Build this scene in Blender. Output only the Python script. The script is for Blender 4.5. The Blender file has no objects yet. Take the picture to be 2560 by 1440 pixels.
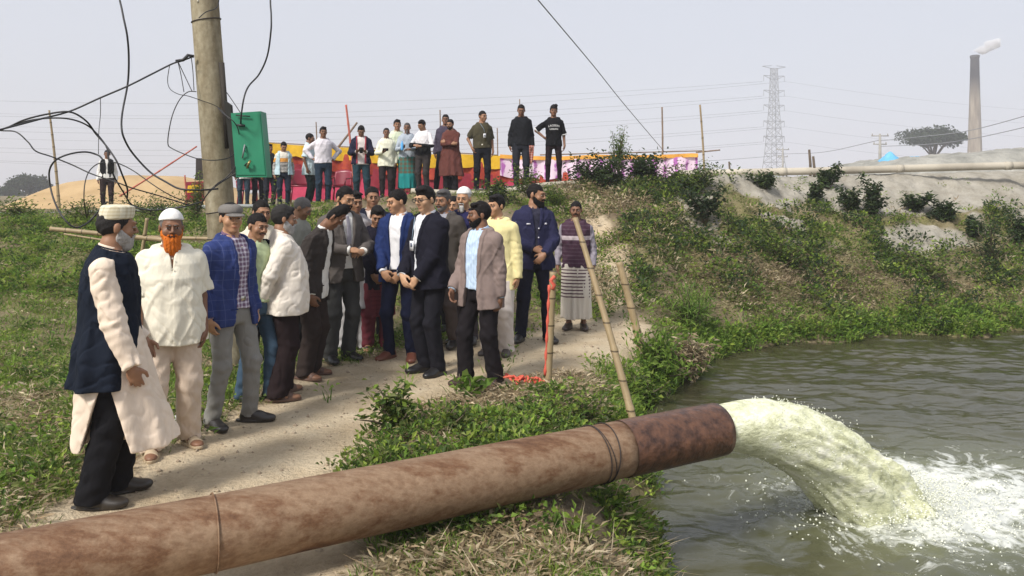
import bpy, math, random
import numpy as np
from mathutils import Vector, Matrix
from concurrent.futures import ThreadPoolExecutor

C = bpy.context.scene.collection
S = bpy.context.scene
R = math.radians

# ------------------------------------------------------------ camera, world, sun, exposure
FPX, CAMZ, HPY = 1900.0, 1.8, 480.0           # focal length in photo pixels, eye height, horizon row
cd = bpy.data.cameras.new('camera'); cam = bpy.data.objects.new('camera', cd); C.objects.link(cam)
cam.location = (0, 0, CAMZ); cam.rotation_euler = (R(90), 0, 0)
cd.sensor_width = 36; cd.lens = FPX / 2560 * 36
cd.shift_y = -(720 - HPY) / 2560
cd.clip_start = .1; cd.clip_end = 4000
S.camera = cam
SUN_EL, SUN_AZ = R(46), R(-140)                # azimuth measured from +Y towards +X: behind the camera, to its left
sun_dir = Vector((math.sin(SUN_AZ) * math.cos(SUN_EL), math.cos(SUN_AZ) * math.cos(SUN_EL), math.sin(SUN_EL)))
w = bpy.data.worlds.new('World'); S.world = w; w.use_nodes = True
nt = w.node_tree; bg = nt.nodes['Background']
sky = nt.nodes.new('ShaderNodeTexSky'); sky.sky_type = 'NISHITA'; sky.sun_disc = False
sky.sun_elevation = SUN_EL; sky.sun_rotation = SUN_AZ; sky.air_density = 1.0; sky.dust_density = 4.0; sky.ozone_density = 1.2
hz = nt.nodes.new('ShaderNodeMix'); hz.data_type = 'RGBA'; hz.inputs['Factor'].default_value = .8
nt.links.new(sky.outputs[0], hz.inputs['A']); hz.inputs['B'].default_value = (6.15, 6.35, 6.95, 1)
nt.links.new(hz.outputs['Result'], bg.inputs[0]); bg.inputs[1].default_value = .088
sl = bpy.data.lights.new('sun', 'SUN'); so = bpy.data.objects.new('sun', sl); C.objects.link(so)
sl.energy = 3.15; sl.angle = R(13); sl.color = (1, .945, .87)
so.rotation_euler = sun_dir.to_track_quat('Z', 'Y').to_euler()
S.view_settings.view_transform = 'Standard'; S.view_settings.look = 'None'
S.view_settings.exposure = .58; S.view_settings.gamma = 1
S.cycles.max_bounces = 6; S.cycles.volume_bounces = 2; S.cycles.use_denoising = True

def W(px, py, d):                              # photo pixel at distance d -> world point
    return Vector(((px - 1280) / FPX * d, d, CAMZ - (py - HPY) / FPX * d))

# ------------------------------------------------------------ object helpers
def tag(o, label=None, cat=None, group=None, kind=None):
    if label: o['label'] = label
    if cat: o['category'] = cat
    if group: o['group'] = group
    if kind: o['kind'] = kind
    return o

def empty(name, loc=(0, 0, 0), rz=0, label=None, cat=None, group=None):
    o = bpy.data.objects.new(name, None); C.objects.link(o)
    o.empty_display_size = .1
    o.location = loc; o.rotation_euler = (0, 0, rz)
    return tag(o, label, cat, group)

def mesh_obj(name, V, F, mat=None, parent=None, smooth=True, attrs=None, mats=None, midx=None):
    """V (n,3) array, F (m,k) array (k = 3 or 4) or a list of faces."""
    me = bpy.data.meshes.new(name)
    V = np.asarray(V, np.float32)
    if isinstance(F, np.ndarray):
        m, k = F.shape
        me.vertices.add(len(V)); me.vertices.foreach_set('co', V.ravel())
        me.loops.add(m * k); me.loops.foreach_set('vertex_index', F.astype(np.int32).ravel())
        me.polygons.add(m); me.polygons.foreach_set('loop_start', np.arange(0, m * k, k, dtype=np.int32))
        try: me.polygons.foreach_set('loop_total', np.full(m, k, np.int32))
        except Exception: pass
    else:
        me.from_pydata([tuple(map(float, v)) for v in V], [], [tuple(f) for f in F])
    me.update(calc_edges=True); me.validate()
    me.polygons.foreach_set('use_smooth', np.full(len(me.polygons), bool(smooth)))
    for nm, col in (attrs or {}).items():
        a = me.color_attributes.new(nm, 'FLOAT_COLOR', 'POINT')
        c = np.ones((len(V), 4), np.float32); c[:, :3] = col; a.data.foreach_set('color', c.ravel())
    o = bpy.data.objects.new(name, me); C.objects.link(o)
    for mm in (mats or ([mat] if mat else [])): me.materials.append(mm)
    if midx is not None: me.polygons.foreach_set('material_index', np.asarray(midx, np.int32))
    if parent is not None: o.parent = parent
    return o

class MB:
    """collects simple shapes into one mesh"""
    def __init__(s): s.v = []; s.f = []; s.n = 0
    def add(s, V, F):
        V = np.asarray(V, float); s.v.append(V); s.f += [tuple(int(i) + s.n for i in f) for f in F]; s.n += len(V); return s
    def box(s, c, sz, M=None):
        x, y, z = [q / 2 for q in sz]
        V = np.array([(a, b, e) for a in (-x, x) for b in (-y, y) for e in (-z, z)], float)
        if M is not None: V = V @ np.array(M.to_3x3()).T
        V += np.array(c)
        return s.add(V, [(0, 1, 3, 2), (4, 6, 7, 5), (0, 4, 5, 1), (2, 3, 7, 6), (0, 2, 6, 4), (1, 5, 7, 3)])
    def tube(s, pts, r, n=8, cap=True):
        P = [Vector(p) for p in pts]; m = len(P)
        rr = r if hasattr(r, '__len__') else [r] * m
        V = []; F = []; up = None
        for i, p in enumerate(P):
            t = (P[min(i + 1, m - 1)] - P[max(i - 1, 0)])
            if t.length < 1e-9: t = Vector((0, 0, 1))
            t.normalize()
            if up is None: up = Vector((0, 0, 1)) if abs(t.z) < .9 else Vector((1, 0, 0))
            u = t.cross(up); 
            if u.length < 1e-6: u = t.cross(Vector((.3, 1, .2)))
            u.normalize(); v = u.cross(t).normalized(); up = v
            for k in range(n):
                a = 2 * math.pi * k / n
                V.append(p + (u * math.cos(a) + v * math.sin(a)) * rr[i])
        for i in range(m - 1):
            for k in range(n):
                a, b = i * n + k, i * n + (k + 1) % n
                F.append((a, a + n, b + n, b))
        if cap: F.append(tuple(range(n))); F.append(tuple(reversed(range((m - 1) * n, m * n))))
        return s.add([tuple(v) for v in V], F)
    def lathe(s, prof, n=24, c=(0, 0, 0)):
        V = []; F = []
        for (r_, z_) in prof:
            for k in range(n):
                a = 2 * math.pi * k / n; V.append((c[0] + r_ * math.cos(a), c[1] + r_ * math.sin(a), c[2] + z_))
        for i in range(len(prof) - 1):
            for k in range(n):
                a, b = i * n + k, i * n + (k + 1) % n
                F.append((a, b, b + n, a + n))
        F.append(tuple(reversed(range(n)))); F.append(tuple(range((len(prof) - 1) * n, len(prof) * n)))
        return s.add(V, F)
    def build(s, name, mat, parent=None, smooth=True):
        return mesh_obj(name, np.concatenate(s.v), s.f, mat, parent, smooth)

def smooth_path(pts, n=8):
    """Catmull-Rom through points"""
    P = [Vector(p) for p in pts]; P = [P[0] * 2 - P[1]] + P + [P[-1] * 2 - P[-2]]
    out = []
    for i in range(1, len(P) - 2):
        a, b, c, d = P[i - 1], P[i], P[i + 1], P[i + 2]
        for k in range(n):
            t = k / n
            out.append(.5 * ((2 * b) + (c - a) * t + (2 * a - 5 * b + 4 * c - d) * t * t + (3 * b - a - 3 * c + d) * t ** 3))
    out.append(P[-2]); return out

# ------------------------------------------------------------ noise
def _h(ix, iy, iz, seed):
    n = (ix.astype(np.int64) * 374761393 + iy.astype(np.int64) * 668265263 + iz.astype(np.int64) * 2147483647 + seed * 974711) & 0xffffffff
    n = ((n ^ (n >> 13)) * 1274126177) & 0xffffffff
    return ((n ^ (n >> 16)) & 0xffff).astype(np.float32) / 32767.5 - 1
def vnoise2(x, y, seed=0):
    x = np.asarray(x, float); y = np.asarray(y, float)
    ix = np.floor(x); iy = np.floor(y); fx = x - ix; fy = y - iy
    fx = fx * fx * (3 - 2 * fx); fy = fy * fy * (3 - 2 * fy); z = np.zeros_like(ix)
    a = _h(ix, iy, z, seed); b = _h(ix + 1, iy, z, seed); c = _h(ix, iy + 1, z, seed); d = _h(ix + 1, iy + 1, z, seed)
    return (a * (1 - fx) + b * fx) * (1 - fy) + (c * (1 - fx) + d * fx) * fy
def fbm2(x, y, oct=4, seed=0, g=.5):
    s = 0; a = 1; t = 0
    for o in range(oct):
        s = s + a * vnoise2(x * 2 ** o + 17.3 * o, y * 2 ** o - 9.1 * o, seed + o); t += a; a *= g
    return s / t
def vnoise3(P, f, seed=0):
    Q = P * f; I = np.floor(Q); Fr = Q - I; Fr = Fr * Fr * (3 - 2 * Fr)
    ix, iy, iz = I[:, 0], I[:, 1], I[:, 2]; r = 0
    for dx in (0, 1):
        wx = Fr[:, 0] if dx else 1 - Fr[:, 0]
        for dy in (0, 1):
            wy = Fr[:, 1] if dy else 1 - Fr[:, 1]
            for dz in (0, 1):
                wz = Fr[:, 2] if dz else 1 - Fr[:, 2]
                r = r + wx * wy * wz * _h(ix + dx, iy + dy, iz + dz, seed)
    return r
def sstep(a, b, x): t = np.clip((x - a) / (b - a), 0, 1); return t * t * (3 - 2 * t)

# ------------------------------------------------------------ materials
def new_mat(name, rough=.8, spec=.3, base=(.5, .5, .5)):
    m = bpy.data.materials.new(name); m.use_nodes = True
    n = m.node_tree; b = n.nodes['Principled BSDF']
    b.inputs['Roughness'].default_value = rough; b.inputs['Specular IOR Level'].default_value = spec
    b.inputs['Base Color'].default_value = (*base, 1)
    return m, n, b
def N(n, t, **k):
    o = n.nodes.new(t)
    for a, v in k.items():
        if a.startswith('_'): setattr(o, a[1:], v)
        else: o.inputs[a.replace('__', ' ')].default_value = v
    return o
def ramp(n, fac, stops):
    r_ = n.nodes.new('ShaderNodeValToRGB'); e = r_.color_ramp.elements
    while len(e) < len(stops): e.new(.5)
    for i, (p, c) in enumerate(stops): e[i].position = p; e[i].color = (*c, 1)
    n.links.new(fac, r_.inputs[0]); return r_.outputs[0]
def mixc(n, f, a, b):
    m = n.nodes.new('ShaderNodeMix'); m.data_type = 'RGBA'
    for s_, v in (('Factor', f), ('A', a), ('B', b)):
        if hasattr(v, 'links') or hasattr(v, 'is_linked'): n.links.new(v, m.inputs[s_])
        elif s_ == 'Factor': m.inputs[s_].default_value = v
        else: m.inputs[s_].default_value = (*v, 1)
    return m.outputs['Result']
def math_(n, op, a, b=None):
    m = n.nodes.new('ShaderNodeMath'); m.operation = op
    for i, v in enumerate((a, b)):
        if v is None: continue
        if hasattr(v, 'is_linked'): n.links.new(v, m.inputs[i])
        else: m.inputs[i].default_value = v
    return m.outputs[0]
def coords(n, kind='Object', scale=(1, 1, 1), rot=(0, 0, 0)):
    t = n.nodes.new('ShaderNodeTexCoord'); mp = n.nodes.new('ShaderNodeMapping')
    mp.inputs['Scale'].default_value = scale; mp.inputs['Rotation'].default_value = rot
    n.links.new(t.outputs[kind], mp.inputs[0]); return mp.outputs[0]
def noise(n, vec, scale, detail=4, rough=.55):
    x = n.nodes.new('ShaderNodeTexNoise'); x.inputs['Scale'].default_value = scale; x.inputs['Detail'].default_value = detail
    x.inputs['Roughness'].default_value = rough; n.links.new(vec, x.inputs['Vector']); return x.outputs['Fac']
def bump(n, b, h, dist=.01, strength=.6):
    x = n.nodes.new('ShaderNodeBump'); x.inputs['Distance'].default_value = dist; x.inputs['Strength'].default_value = strength
    n.links.new(h, x.inputs['Height']); n.links.new(x.outputs[0], b.inputs['Normal'])

def noisy(name, c1, c2, scale=6, rough=.8, spec=.25, bs=.4, bd=.01, scale2=None, detail=5, metal=0):
    m, n, b = new_mat(name, rough, spec)
    v = coords(n); f = noise(n, v, scale, detail, .6)
    f2 = ramp(n, f, [(.3, c1), (.7, c2)]); n.links.new(f2, b.inputs['Base Color'])
    bump(n, b, noise(n, v, scale2 or scale * 4, 4), bd, bs); b.inputs['Metallic'].default_value = metal
    return m

_cm = {}
def cloth(col, pat=None, col2=None, sc=1.0, rough=.85, sheen=.0):
    key = (col, pat, col2, sc, rough)
    if key in _cm: return _cm[key]
    m, n, b = new_mat('cloth', rough, .08)
    v = coords(n)
    base = col
    sep = n.nodes.new('ShaderNodeSeparateXYZ'); n.links.new(v, sep.inputs[0])
    X, Y, Z = sep.outputs
    def lines(ax, per, wid, off=0.0):
        q = math_(n, 'ADD', ax, 50.0 + off); q = math_(n, 'MODULO', q, per); return math_(n, 'LESS_THAN', q, wid)
    if pat == 'window':                         # thin window-pane lines
        a = lines(Z, .075 * sc, .005); c = lines(X, .07 * sc, .005)
        base = mixc(n, math_(n, 'MAXIMUM', a, c), col, col2)
    elif pat == 'plaid':
        a = lines(Z, .05 * sc, .02 * sc); c = lines(X, .05 * sc, .02 * sc)
        base = mixc(n, math_(n, 'MULTIPLY', math_(n, 'ADD', a, c), .5), col, col2)
    elif pat == 'hstripe':
        base = mixc(n, lines(Z, .05 * sc, .018 * sc), col, col2)
    elif pat == 'vstripe':
        base = mixc(n, lines(X, .03 * sc, .008 * sc), col, col2)
    elif pat == 'hvcheck':
        a = lines(Z, .11 * sc, .022 * sc); c = lines(X, .11 * sc, .022 * sc)
        base = mixc(n, math_(n, 'MAXIMUM', a, c), col, col2)
    elif pat == 'band':                         # knitted: pale chest band, faint stripes, grey sleeves
        st = lines(Z, .05, .012); band = math_(n, 'MULTIPLY', math_(n, 'GREATER_THAN', Z, 1.215), math_(n, 'LESS_THAN', Z, 1.27))
        base = mixc(n, math_(n, 'MULTIPLY', st, .25), col, (.16, .12, .15)); base = mixc(n, band, base, col2)
        base = mixc(n, math_(n, 'GREATER_THAN', math_(n, 'ABSOLUTE', X), .195), base, (.26, .24, .28))
    elif pat == 'split': base = mixc(n, math_(n, 'GREATER_THAN', math_(n, 'ADD', Z, math_(n, 'MULTIPLY', X, .1)), 1.17), col, col2)
    elif pat == 'core': base = mixc(n, math_(n, 'LESS_THAN', math_(n, 'ABSOLUTE', X), .11), col, col2)
    elif pat == 'lungi':
        st = math_(n, 'MULTIPLY', lines(Z, .045, .017), math_(n, 'MULTIPLY', math_(n, 'GREATER_THAN', Z, .42), math_(n, 'LESS_THAN', Z, .82)))
        st = math_(n, 'MULTIPLY', st, math_(n, 'LESS_THAN', noise(n, coords(n, 'Object', (1, 1, .1)), 9, 1), .66))
        base = mixc(n, st, col, col2)
    elif pat == 'bands':
        a = lines(Z, .036, .018); base = mixc(n, a, col, col2)
        base = mixc(n, math_(n, 'MULTIPLY', math_(n, 'GREATER_THAN', Z, 1.20), math_(n, 'LESS_THAN', Z, 1.30)), base, (.62, .28, .06))
        base = mixc(n, math_(n, 'GREATER_THAN', Z, 1.30), base, (.65, .62, .55))
    elif pat == 'check2':
        base = mixc(n, math_(n, 'MULTIPLY', math_(n, 'ADD', lines(Z, .10, .04), lines(X, .10, .04)), .5), col, col2)
        base = mixc(n, math_(n, 'LESS_THAN', Z, .55), base, (.02, .22, .22))
    nz = noise(n, v, 9, 4)
    dark = tuple(q * .82 for q in col); 
    if pat is None: base = mixc(n, nz, dark, tuple(min(1, q * 1.12) for q in col))
    if hasattr(base, 'is_linked'): n.links.new(base, b.inputs['Base Color'])
    v2 = coords(n, 'Object', (11, 9, 3.5), (0, .5, 0))
    mu = math_(n, 'ADD', noise(n, v2, 1.6, 3, .5), math_(n, 'MULTIPLY', noise(n, v, 220, 1), .07))
    bump(n, b, mu, .018, .55)
    _cm[key] = m; return m
_sm = {}
def skin(col):
    if col in _sm: return _sm[col]
    m, n, b = new_mat('skin', .52, .4)
    v = coords(n); a = n.nodes.new('ShaderNodeAttribute'); a.attribute_name = 'tint'
    base = mixc(n, noise(n, v, 14, 4), tuple(q * .8 for q in col), tuple(q * 1.15 for q in col))
    mm = n.nodes.new('ShaderNodeMix'); mm.data_type = 'RGBA'; mm.blend_type = 'MULTIPLY'; mm.inputs['Factor'].default_value = 1
    n.links.new(base, mm.inputs['A']); n.links.new(a.outputs['Color'], mm.inputs['B']); n.links.new(mm.outputs['Result'], b.inputs['Base Color'])
    bump(n, b, noise(n, v, 90, 3), .002, .4)
    b.inputs['Subsurface Weight'].default_value = 0
    _sm[col] = m; return m
_hm = {}
def hair(col):
    if col in _hm: return _hm[col]
    m, n, b = new_mat('hair', .65, .12)
    v = coords(n, 'Object', (1, 1, .35)); f = noise(n, v, 120, 4, .7)
    n.links.new(mixc(n, f, tuple(q * .4 for q in col), tuple(min(1, q * 1.3) for q in col)), b.inputs['Base Color'])
    bump(n, b, f, .006, .9); _hm[col] = m; return m
def plain(name, col, rough=.5, spec=.4, metal=0):
    m, n, b = new_mat(name, rough, spec, col); b.inputs['Metallic'].default_value = metal; return m
# ------------------------------------------------------------ terrain
ZW = -.55
SHORE = np.array([(.75, -6), (.95, 2), (1.0, 4), (.98, 5.5), (1.12, 7), (1.42, 8.4), (2.0, 9.5), (2.75, 10.8), (3.8, 11.6), (5.6, 12.2), (8.8, 13.0), (14, 13.6), (30, 14.5), (60, 16)], float)
def shore_s(X, Y):
    """signed distance to the shoreline, positive on land"""
    best = np.full(np.shape(X), 1e9); sg = np.ones(np.shape(X))
    for (ax, ay), (bx, by) in zip(SHORE[:-1], SHORE[1:]):
        dx, dy = bx - ax, by - ay; L = dx * dx + dy * dy
        t = np.clip(((X - ax) * dx + (Y - ay) * dy) / L, 0, 1)
        ex, ey = X - ax - t * dx, Y - ay - t * dy; d = np.hypot(ex, ey)
        cr = dx * (Y - ay) - dy * (X - ax)
        m = d < best; best = np.where(m, d, best); sg = np.where(m, np.sign(cr), sg)
    return best * sg
ZCX = [-14, -8.8, -4.25, -.7, .95, 4.3, 11.5, 20]; ZCZ = [1.27, 1.36, 1.52, 1.85, 2.0, 2.1, 2.28, 2.4]
def crest(X): return np.interp(X, ZCX, ZCZ)
PATH = np.array([(-1.6, 2.0, .95), (-1.75, 4.0, .95), (-1.75, 5.13, .88), (-1.5, 6.58, .80), (-.85, 7.5, 1.1), (-.05, 8.2, 1.1), (.7, 9.0, .95), (1.25, 10.2, .75)], float)
def path_m(X, Y):
    """distance to the trodden path's edge (negative inside)"""
    best = np.full(np.shape(X), 1e9)
    for (ax, ay, aw), (bx, by, bw) in zip(PATH[:-1], PATH[1:]):
        dx, dy = bx - ax, by - ay
        t = np.clip(((X - ax) * dx + (Y - ay) * dy) / (dx * dx + dy * dy), 0, 1)
        best = np.minimum(best, np.hypot(X - ax - t * dx, Y - ay - t * dy) - (aw + (bw - aw) * t))
    return best
def terrain(X, Y, detail=True):
    X = np.asarray(X, float); Y = np.asarray(Y, float)
    zc = crest(X)
    Y0 = np.interp(X, [-7, -3, 0, 1.2, 3], [7.6, 9.0, 9.8, 10.6, 10.0])
    zc = np.where(Y > 21, 1.15 + (zc - 1.15) * (1 - sstep(21, 30, Y)), zc)
    E = zc * sstep(Y0, 17.6, Y) ** .85
    E = np.where(X > 2.2, np.maximum(E, zc * sstep(2.2, 4.5, X)), E)
    s = shore_s(X, Y)
    wd = fbm2(X * .8, Y * .8, 3, 5) + .5 * np.abs(fbm2(X * 2.2, Y * .9, 3, 6)) * sstep(9.5, 11, Y)
    sl = np.interp(X, [1, 3, 6], [.85, .62, .56])
    s2 = s + .30 * wd + .08 * fbm2(X * 4, Y * 4, 2, 8)
    A = ZW + s2 * sl + .10 * sstep(0, .5, s2)
    k = .25; h = np.clip(.5 + .5 * (E - A) / k, 0, 1); Z = E * (1 - h) + A * h - k * h * (1 - h) * .6
    Z = np.maximum(Z, ZW - 1.2)
    if detail:
        pm = path_m(X, Y); veg = sstep(-.1, .5, pm)
        near = 1 - sstep(25, 60, np.hypot(X, Y))
        Z = Z + near * (.012 * fbm2(X * 1.2, Y * 1.2, 3, 1) + veg * (.075 * fbm2(X * .9, Y * .9, 3, 2) + .035 * fbm2(X * 5, Y * 5, 3, 3)) * (1 + 1.6 * sstep(10.5, 12, Y) * (1 - sstep(16, 17, Y))) + .012 * fbm2(X * 7, Y * 7, 3, 4))
        Z = Z - .03 * (1 - sstep(-.5, .15, pm))
    return Z
def tz(x, y): return float(terrain(np.array([x]), np.array([y]))[0])
def proj(X, Y, Z): return 1280 + X / Y * FPX, HPY + (CAMZ - Z) / Y * FPX

def axis(a, b, step, far):
    core = np.arange(a, b, step); out = []; p, q = a, step
    while p > -far: q *= 1.16; p -= q; out.append(p)
    o2 = []; p, q = core[-1], step
    while p < far: q *= 1.16; p += q; o2.append(p)
    return np.array(out[::-1] + list(core) + o2)
gx = axis(-9, 13, .055, 1500); gy = axis(2.2, 19, .055, 1500)
GX, GY = np.meshgrid(gx, gy, indexing='ij')
GZ = terrain(GX, GY)
nX, nY = GX.shape
idx = np.arange(nX * nY).reshape(nX, nY)
F = np.stack([idx[:-1, :-1], idx[1:, :-1], idx[1:, 1:], idx[:-1, 1:]], -1).reshape(-1, 4)

# what the soil is made of, as masks: R = trodden sand, G = grey silt, B = dark moist/vegetated soil
def soil(X, Y, Z):
    pm = path_m(X, Y) + .18 * fbm2(X * 1.5, Y * 1.5, 3, 21)
    sand = 1 - sstep(-.25, .25, pm)
    Yc = np.clip(Y, 1, None); px, py = 1280 + X / Yc * FPX, HPY + (CAMZ - Z) / Yc * FPX
    # eroded sandy face behind the man in the lungi
    n1 = fbm2(X * 1.3, Y * 1.3, 4, 31)
    er = np.exp(-((X - 1.55) / .42) ** 2 - ((Y - 13.0) / 2.6) ** 2)
    sand = np.maximum(sand, sstep(.28, .55, er + .35 * n1))
    n3 = fbm2(X * .9 + 3, Y * 1.6, 4, 33)
    silt = sstep(.0, .35, (Z - 1.45) / .7 + 2.6 * n3 + .55 * sstep(3, 6, X) + .0) * sstep(.6, 1.1, Z) * sstep(9.5, 11, Y) * sstep(2.2, 4, X)
    sg = lambda cx, cy, sx, sy: np.exp(-((px - cx) / sx) ** 2 - ((py - cy) / sy) ** 2)
    silt = np.maximum(silt, sstep(.38, .62, sg(2150, 510, 190, 50) + sg(2320, 600, 130, 40) + sg(1930, 470, 160, 30) + .55 * n3) * sstep(10, 11.5, Y))
    silt = np.maximum(silt, sstep(16.2, 17.0, Y) * sstep(-3, 1, X))
    return sand, silt, n1
def veg_density(X, Y, Z):
    sand, silt, n1 = soil(X, Y, Z)
    n2 = fbm2(X * 2.3, Y * 2.3, 3, 41)
    v = .42 + 1.1 * n2 + .6 * n1
    v = v * (1 - sand) * (1 - .80 * silt)
    v = v * sstep(ZW - .02, ZW + .05, Z)
    v = np.where(Y > 17.0, v * .15, v)
    return np.clip(v, 0, 1)
sd, si, n1 = soil(GX, GY, GZ)
vd = veg_density(GX, GY, GZ)
vd = np.clip(vd + .4 * sstep(2, 4, GX) * (1 - si) * (GZ > ZW) + .25 * sstep(-2.5, -4, GX), 0, 1)
mask = np.stack([sd, si, vd], -1).reshape(-1, 3)
m, n, b = new_mat('soil', .95, .1)
at = n.nodes.new('ShaderNodeAttribute'); at.attribute_name = 'soil'
sp = n.nodes.new('ShaderNodeSeparateColor'); n.links.new(at.outputs['Color'], sp.inputs[0])
v = coords(n)
nz = noise(n, v, 2.2, 8, .65); nf = noise(n, v, 30, 5, .7)
clay = ramp(n, nz, [(.25, (.13, .10, .065)), (.5, (.21, .165, .11)), (.75, (.34, .28, .19))])
sandc = ramp(n, nz, [(.25, (.42, .325, .21)), (.5, (.57, .465, .32)), (.75, (.66, .565, .41))])
siltc = ramp(n, nz, [(.25, (.24, .215, .17)), (.5, (.38, .355, .30)), (.75, (.50, .47, .41))])
green = ramp(n, nf, [(.3, (.13, .13, .05)), (.5, (.20, .19, .08)), (.7, (.32, .27, .16))])
c = mixc(n, sp.outputs[2], clay, green)
c = mixc(n, sp.outputs[1], c, siltc); c = mixc(n, sp.outputs[0], c, sandc)
mm = n.nodes.new('ShaderNodeMix'); mm.data_type = 'RGBA'; mm.blend_type = 'MULTIPLY'; mm.inputs['Factor'].default_value = .30
n.links.new(c, mm.inputs['A']); n.links.new(ramp(n, nf, [(.35, (.5, .5, .5)), (.6, (1, 1, 1))]), mm.inputs['B'])
n.links.new(mm.outputs['Result'], b.inputs['Base Color'])
bump(n, b, math_(n, 'ADD', nf, math_(n, 'MULTIPLY', nz, 2)), .05, .8)
ground = mesh_obj('ground', np.stack([GX, GY, GZ], -1).reshape(-1, 3), F, m, attrs={'soil': mask})
tag(ground, 'sandy footpath, grassy banks and grey silt embankment beside the pond', kind='structure')

# ------------------------------------------------------------ water
wx = np.concatenate([np.arange(.2, 9, .035), np.geomspace(9, 70, 60)]); wy = np.concatenate([np.arange(2.4, 14.5, .035), np.geomspace(14.5, 20, 6)])
WX, WY = np.meshgrid(wx, wy, indexing='ij')
LX, LY = 2.95, 5.75                                # where the discharge lands
rr = np.hypot(WX - LX, WY - LY)
def wave(X, Y):
    w1 = fbm2(X * 1.6 + .4 * Y, Y * 4.2, 3, 51); w2 = fbm2(X * 5 + Y, Y * 9, 3, 55)
    r_ = np.hypot(X - LX, Y - LY); ang = np.arctan2(Y - LY, X - LX)
    ring = np.sin(r_ * 7.5 + 2.2 * fbm2(X * 1.4, Y * 1.4, 2, 58)) * np.exp(-r_ / 3.2)
    tur = fbm2(X * 7, Y * 7, 4, 60) * np.exp(-(r_ / 1.3) ** 2)
    return .026 * w1 + .014 * w2 + .008 * fbm2(X * 9 - Y, Y * 14, 2, 57) + .020 * ring * (1 - np.exp(-(r_ / .7) ** 2)) + .07 * tur
WZ = ZW + wave(WX, WY)
foam = np.exp(-(rr / .8) ** 2) * 1.0 + .62 * np.exp(-((WX - LX - 1.2) / 1.2) ** 2 - ((WY - LY - .3) / .9) ** 2) + .22 * np.exp(-(rr / 2.4) ** 2)
a, b_ = WX.shape; idx = np.arange(a * b_).reshape(a, b_)
Fw = np.stack([idx[:-1, :-1], idx[1:, :-1], idx[1:, 1:], idx[:-1, 1:]], -1).reshape(-1, 4)
m, n, b = new_mat('pond_water', .04, .5, (.045, .05, .025))
at = n.nodes.new('ShaderNodeAttribute'); at.attribute_name = 'foam'
v = coords(n)
warp = n.nodes.new('ShaderNodeVectorMath'); warp.operation = 'ADD'
wn = n.nodes.new('ShaderNodeTexNoise'); wn.inputs['Scale'].default_value = 1.5; n.links.new(v, wn.inputs['Vector'])
n.links.new(v, warp.inputs[0]); n.links.new(wn.outputs['Color'], warp.inputs[1])
fn = noise(n, warp.outputs[0], 5.5, 10, .72)
sp = n.nodes.new('ShaderNodeSeparateColor'); n.links.new(at.outputs['Color'], sp.inputs[0])
fm = math_(n, 'ADD', math_(n, 'MULTIPLY', sp.outputs[0], .30), fn)
fmask = ramp(n, fm, [(.66, (0, 0, 0)), (.80, (1, 1, 1))])
wc = ramp(n, noise(n, v, .7, 4), [(.3, (.034, .034, .015)), (.7, (.060, .056, .030))])
milky = mixc(n, math_(n, 'MULTIPLY', sp.outputs[0], .7), wc, (.20, .22, .13))
n.links.new(mixc(n, fmask, milky, (.58, .60, .56)), b.inputs['Base Color'])
n.links.new(ramp(n, fmask, [(0, (.045, .045, .045)), (1, (.7, .7, .7))]), b.inputs['Roughness'])
v3 = coords(n, 'Object', (1, 2.2, 1))
bump(n, b, math_(n, 'ADD', noise(n, v3, 7, 5, .6), math_(n, 'MULTIPLY', fmask, .8)), .012, .6)
water = mesh_obj('water', np.stack([WX, WY, WZ], -1).reshape(-1, 3), Fw, m, attrs={'foam': np.repeat(np.clip(foam, 0, 1.3).reshape(-1, 1), 3, 1)})
tag(water, 'dark olive rippled pond water with foam by the outfall', kind='structure')

# ------------------------------------------------------------ rusty discharge pipe and its jet
PE = Vector((1.345, 4.98, .245)); PD = Vector((1.72, .96, 0)).normalized(); PR = .165
pipe = empty('discharge_pipe', tuple(PE - PD * 2), 0, 'rusty steel discharge pipe pouring water into the pond, red brown at its mouth', 'pipe')
def pm_local(v): return tuple(Vector(v) - pipe.location)
m, n, b = new_mat('rusty_steel', .62, .35)
v = coords(n, 'Object', (.8, 3, 3), (0, 0, -.509)); f = noise(n, v, 1.7, 12, .74); f2 = noise(n, coords(n), 26, 8, .75)
c = ramp(n, f, [(.30, (.08, .036, .018)), (.42, (.18, .095, .05)), (.53, (.30, .205, .13)), (.64, (.20, .115, .065)), (.76, (.36, .28, .195))])
mm = n.nodes.new('ShaderNodeMix'); mm.data_type = 'RGBA'; mm.blend_type = 'MULTIPLY'; mm.inputs['Factor'].default_value = .6
n.links.new(c, mm.inputs['A']); n.links.new(ramp(n, f2, [(.3, (.5, .42, .36)), (.6, (1, 1, 1))]), mm.inputs['B']); n.links.new(mm.outputs['Result'], b.inputs['Base Color'])
b.inputs['Metallic'].default_value = .25; bump(n, b, f2, .006, .6)
steel = m
wetm = noisy('wet_rust', (.035, .017, .012), (.17, .080, .045), 16, .36, .5, .8, .008, 34, metal=.2)
def ring_tube(P0, P1, ro, ri, n=40, seg=24, jag=0):
    d = (P1 - P0).normalized(); u = d.cross(Vector((0, 0, 1))).normalized(); w_ = u.cross(d)
    V = []; F = []
    for i in range(seg + 1):
        p = P0.lerp(P1, i / seg)
        for k in range(n):
            a = 2 * math.pi * k / n; r_ = ro * (1 + .006 * math.sin(5 * a + i * .7) * (i / seg))
            V.append(p + (u * math.cos(a) + w_ * math.sin(a)) * r_)
    for i in range(seg + 1):
        p = P1.lerp(P0, i / seg)
        for k in range(n):
            a = 2 * math.pi * k / n; V.append(p + (u * math.cos(a) + w_ * math.sin(a)) * ri)
    for i in range(2 * seg + 1):
        for k in range(n):
            a, b = i * n + k, i * n + (k + 1) % n; F.append((a, b, b + n, a + n))
    return V, F
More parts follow.
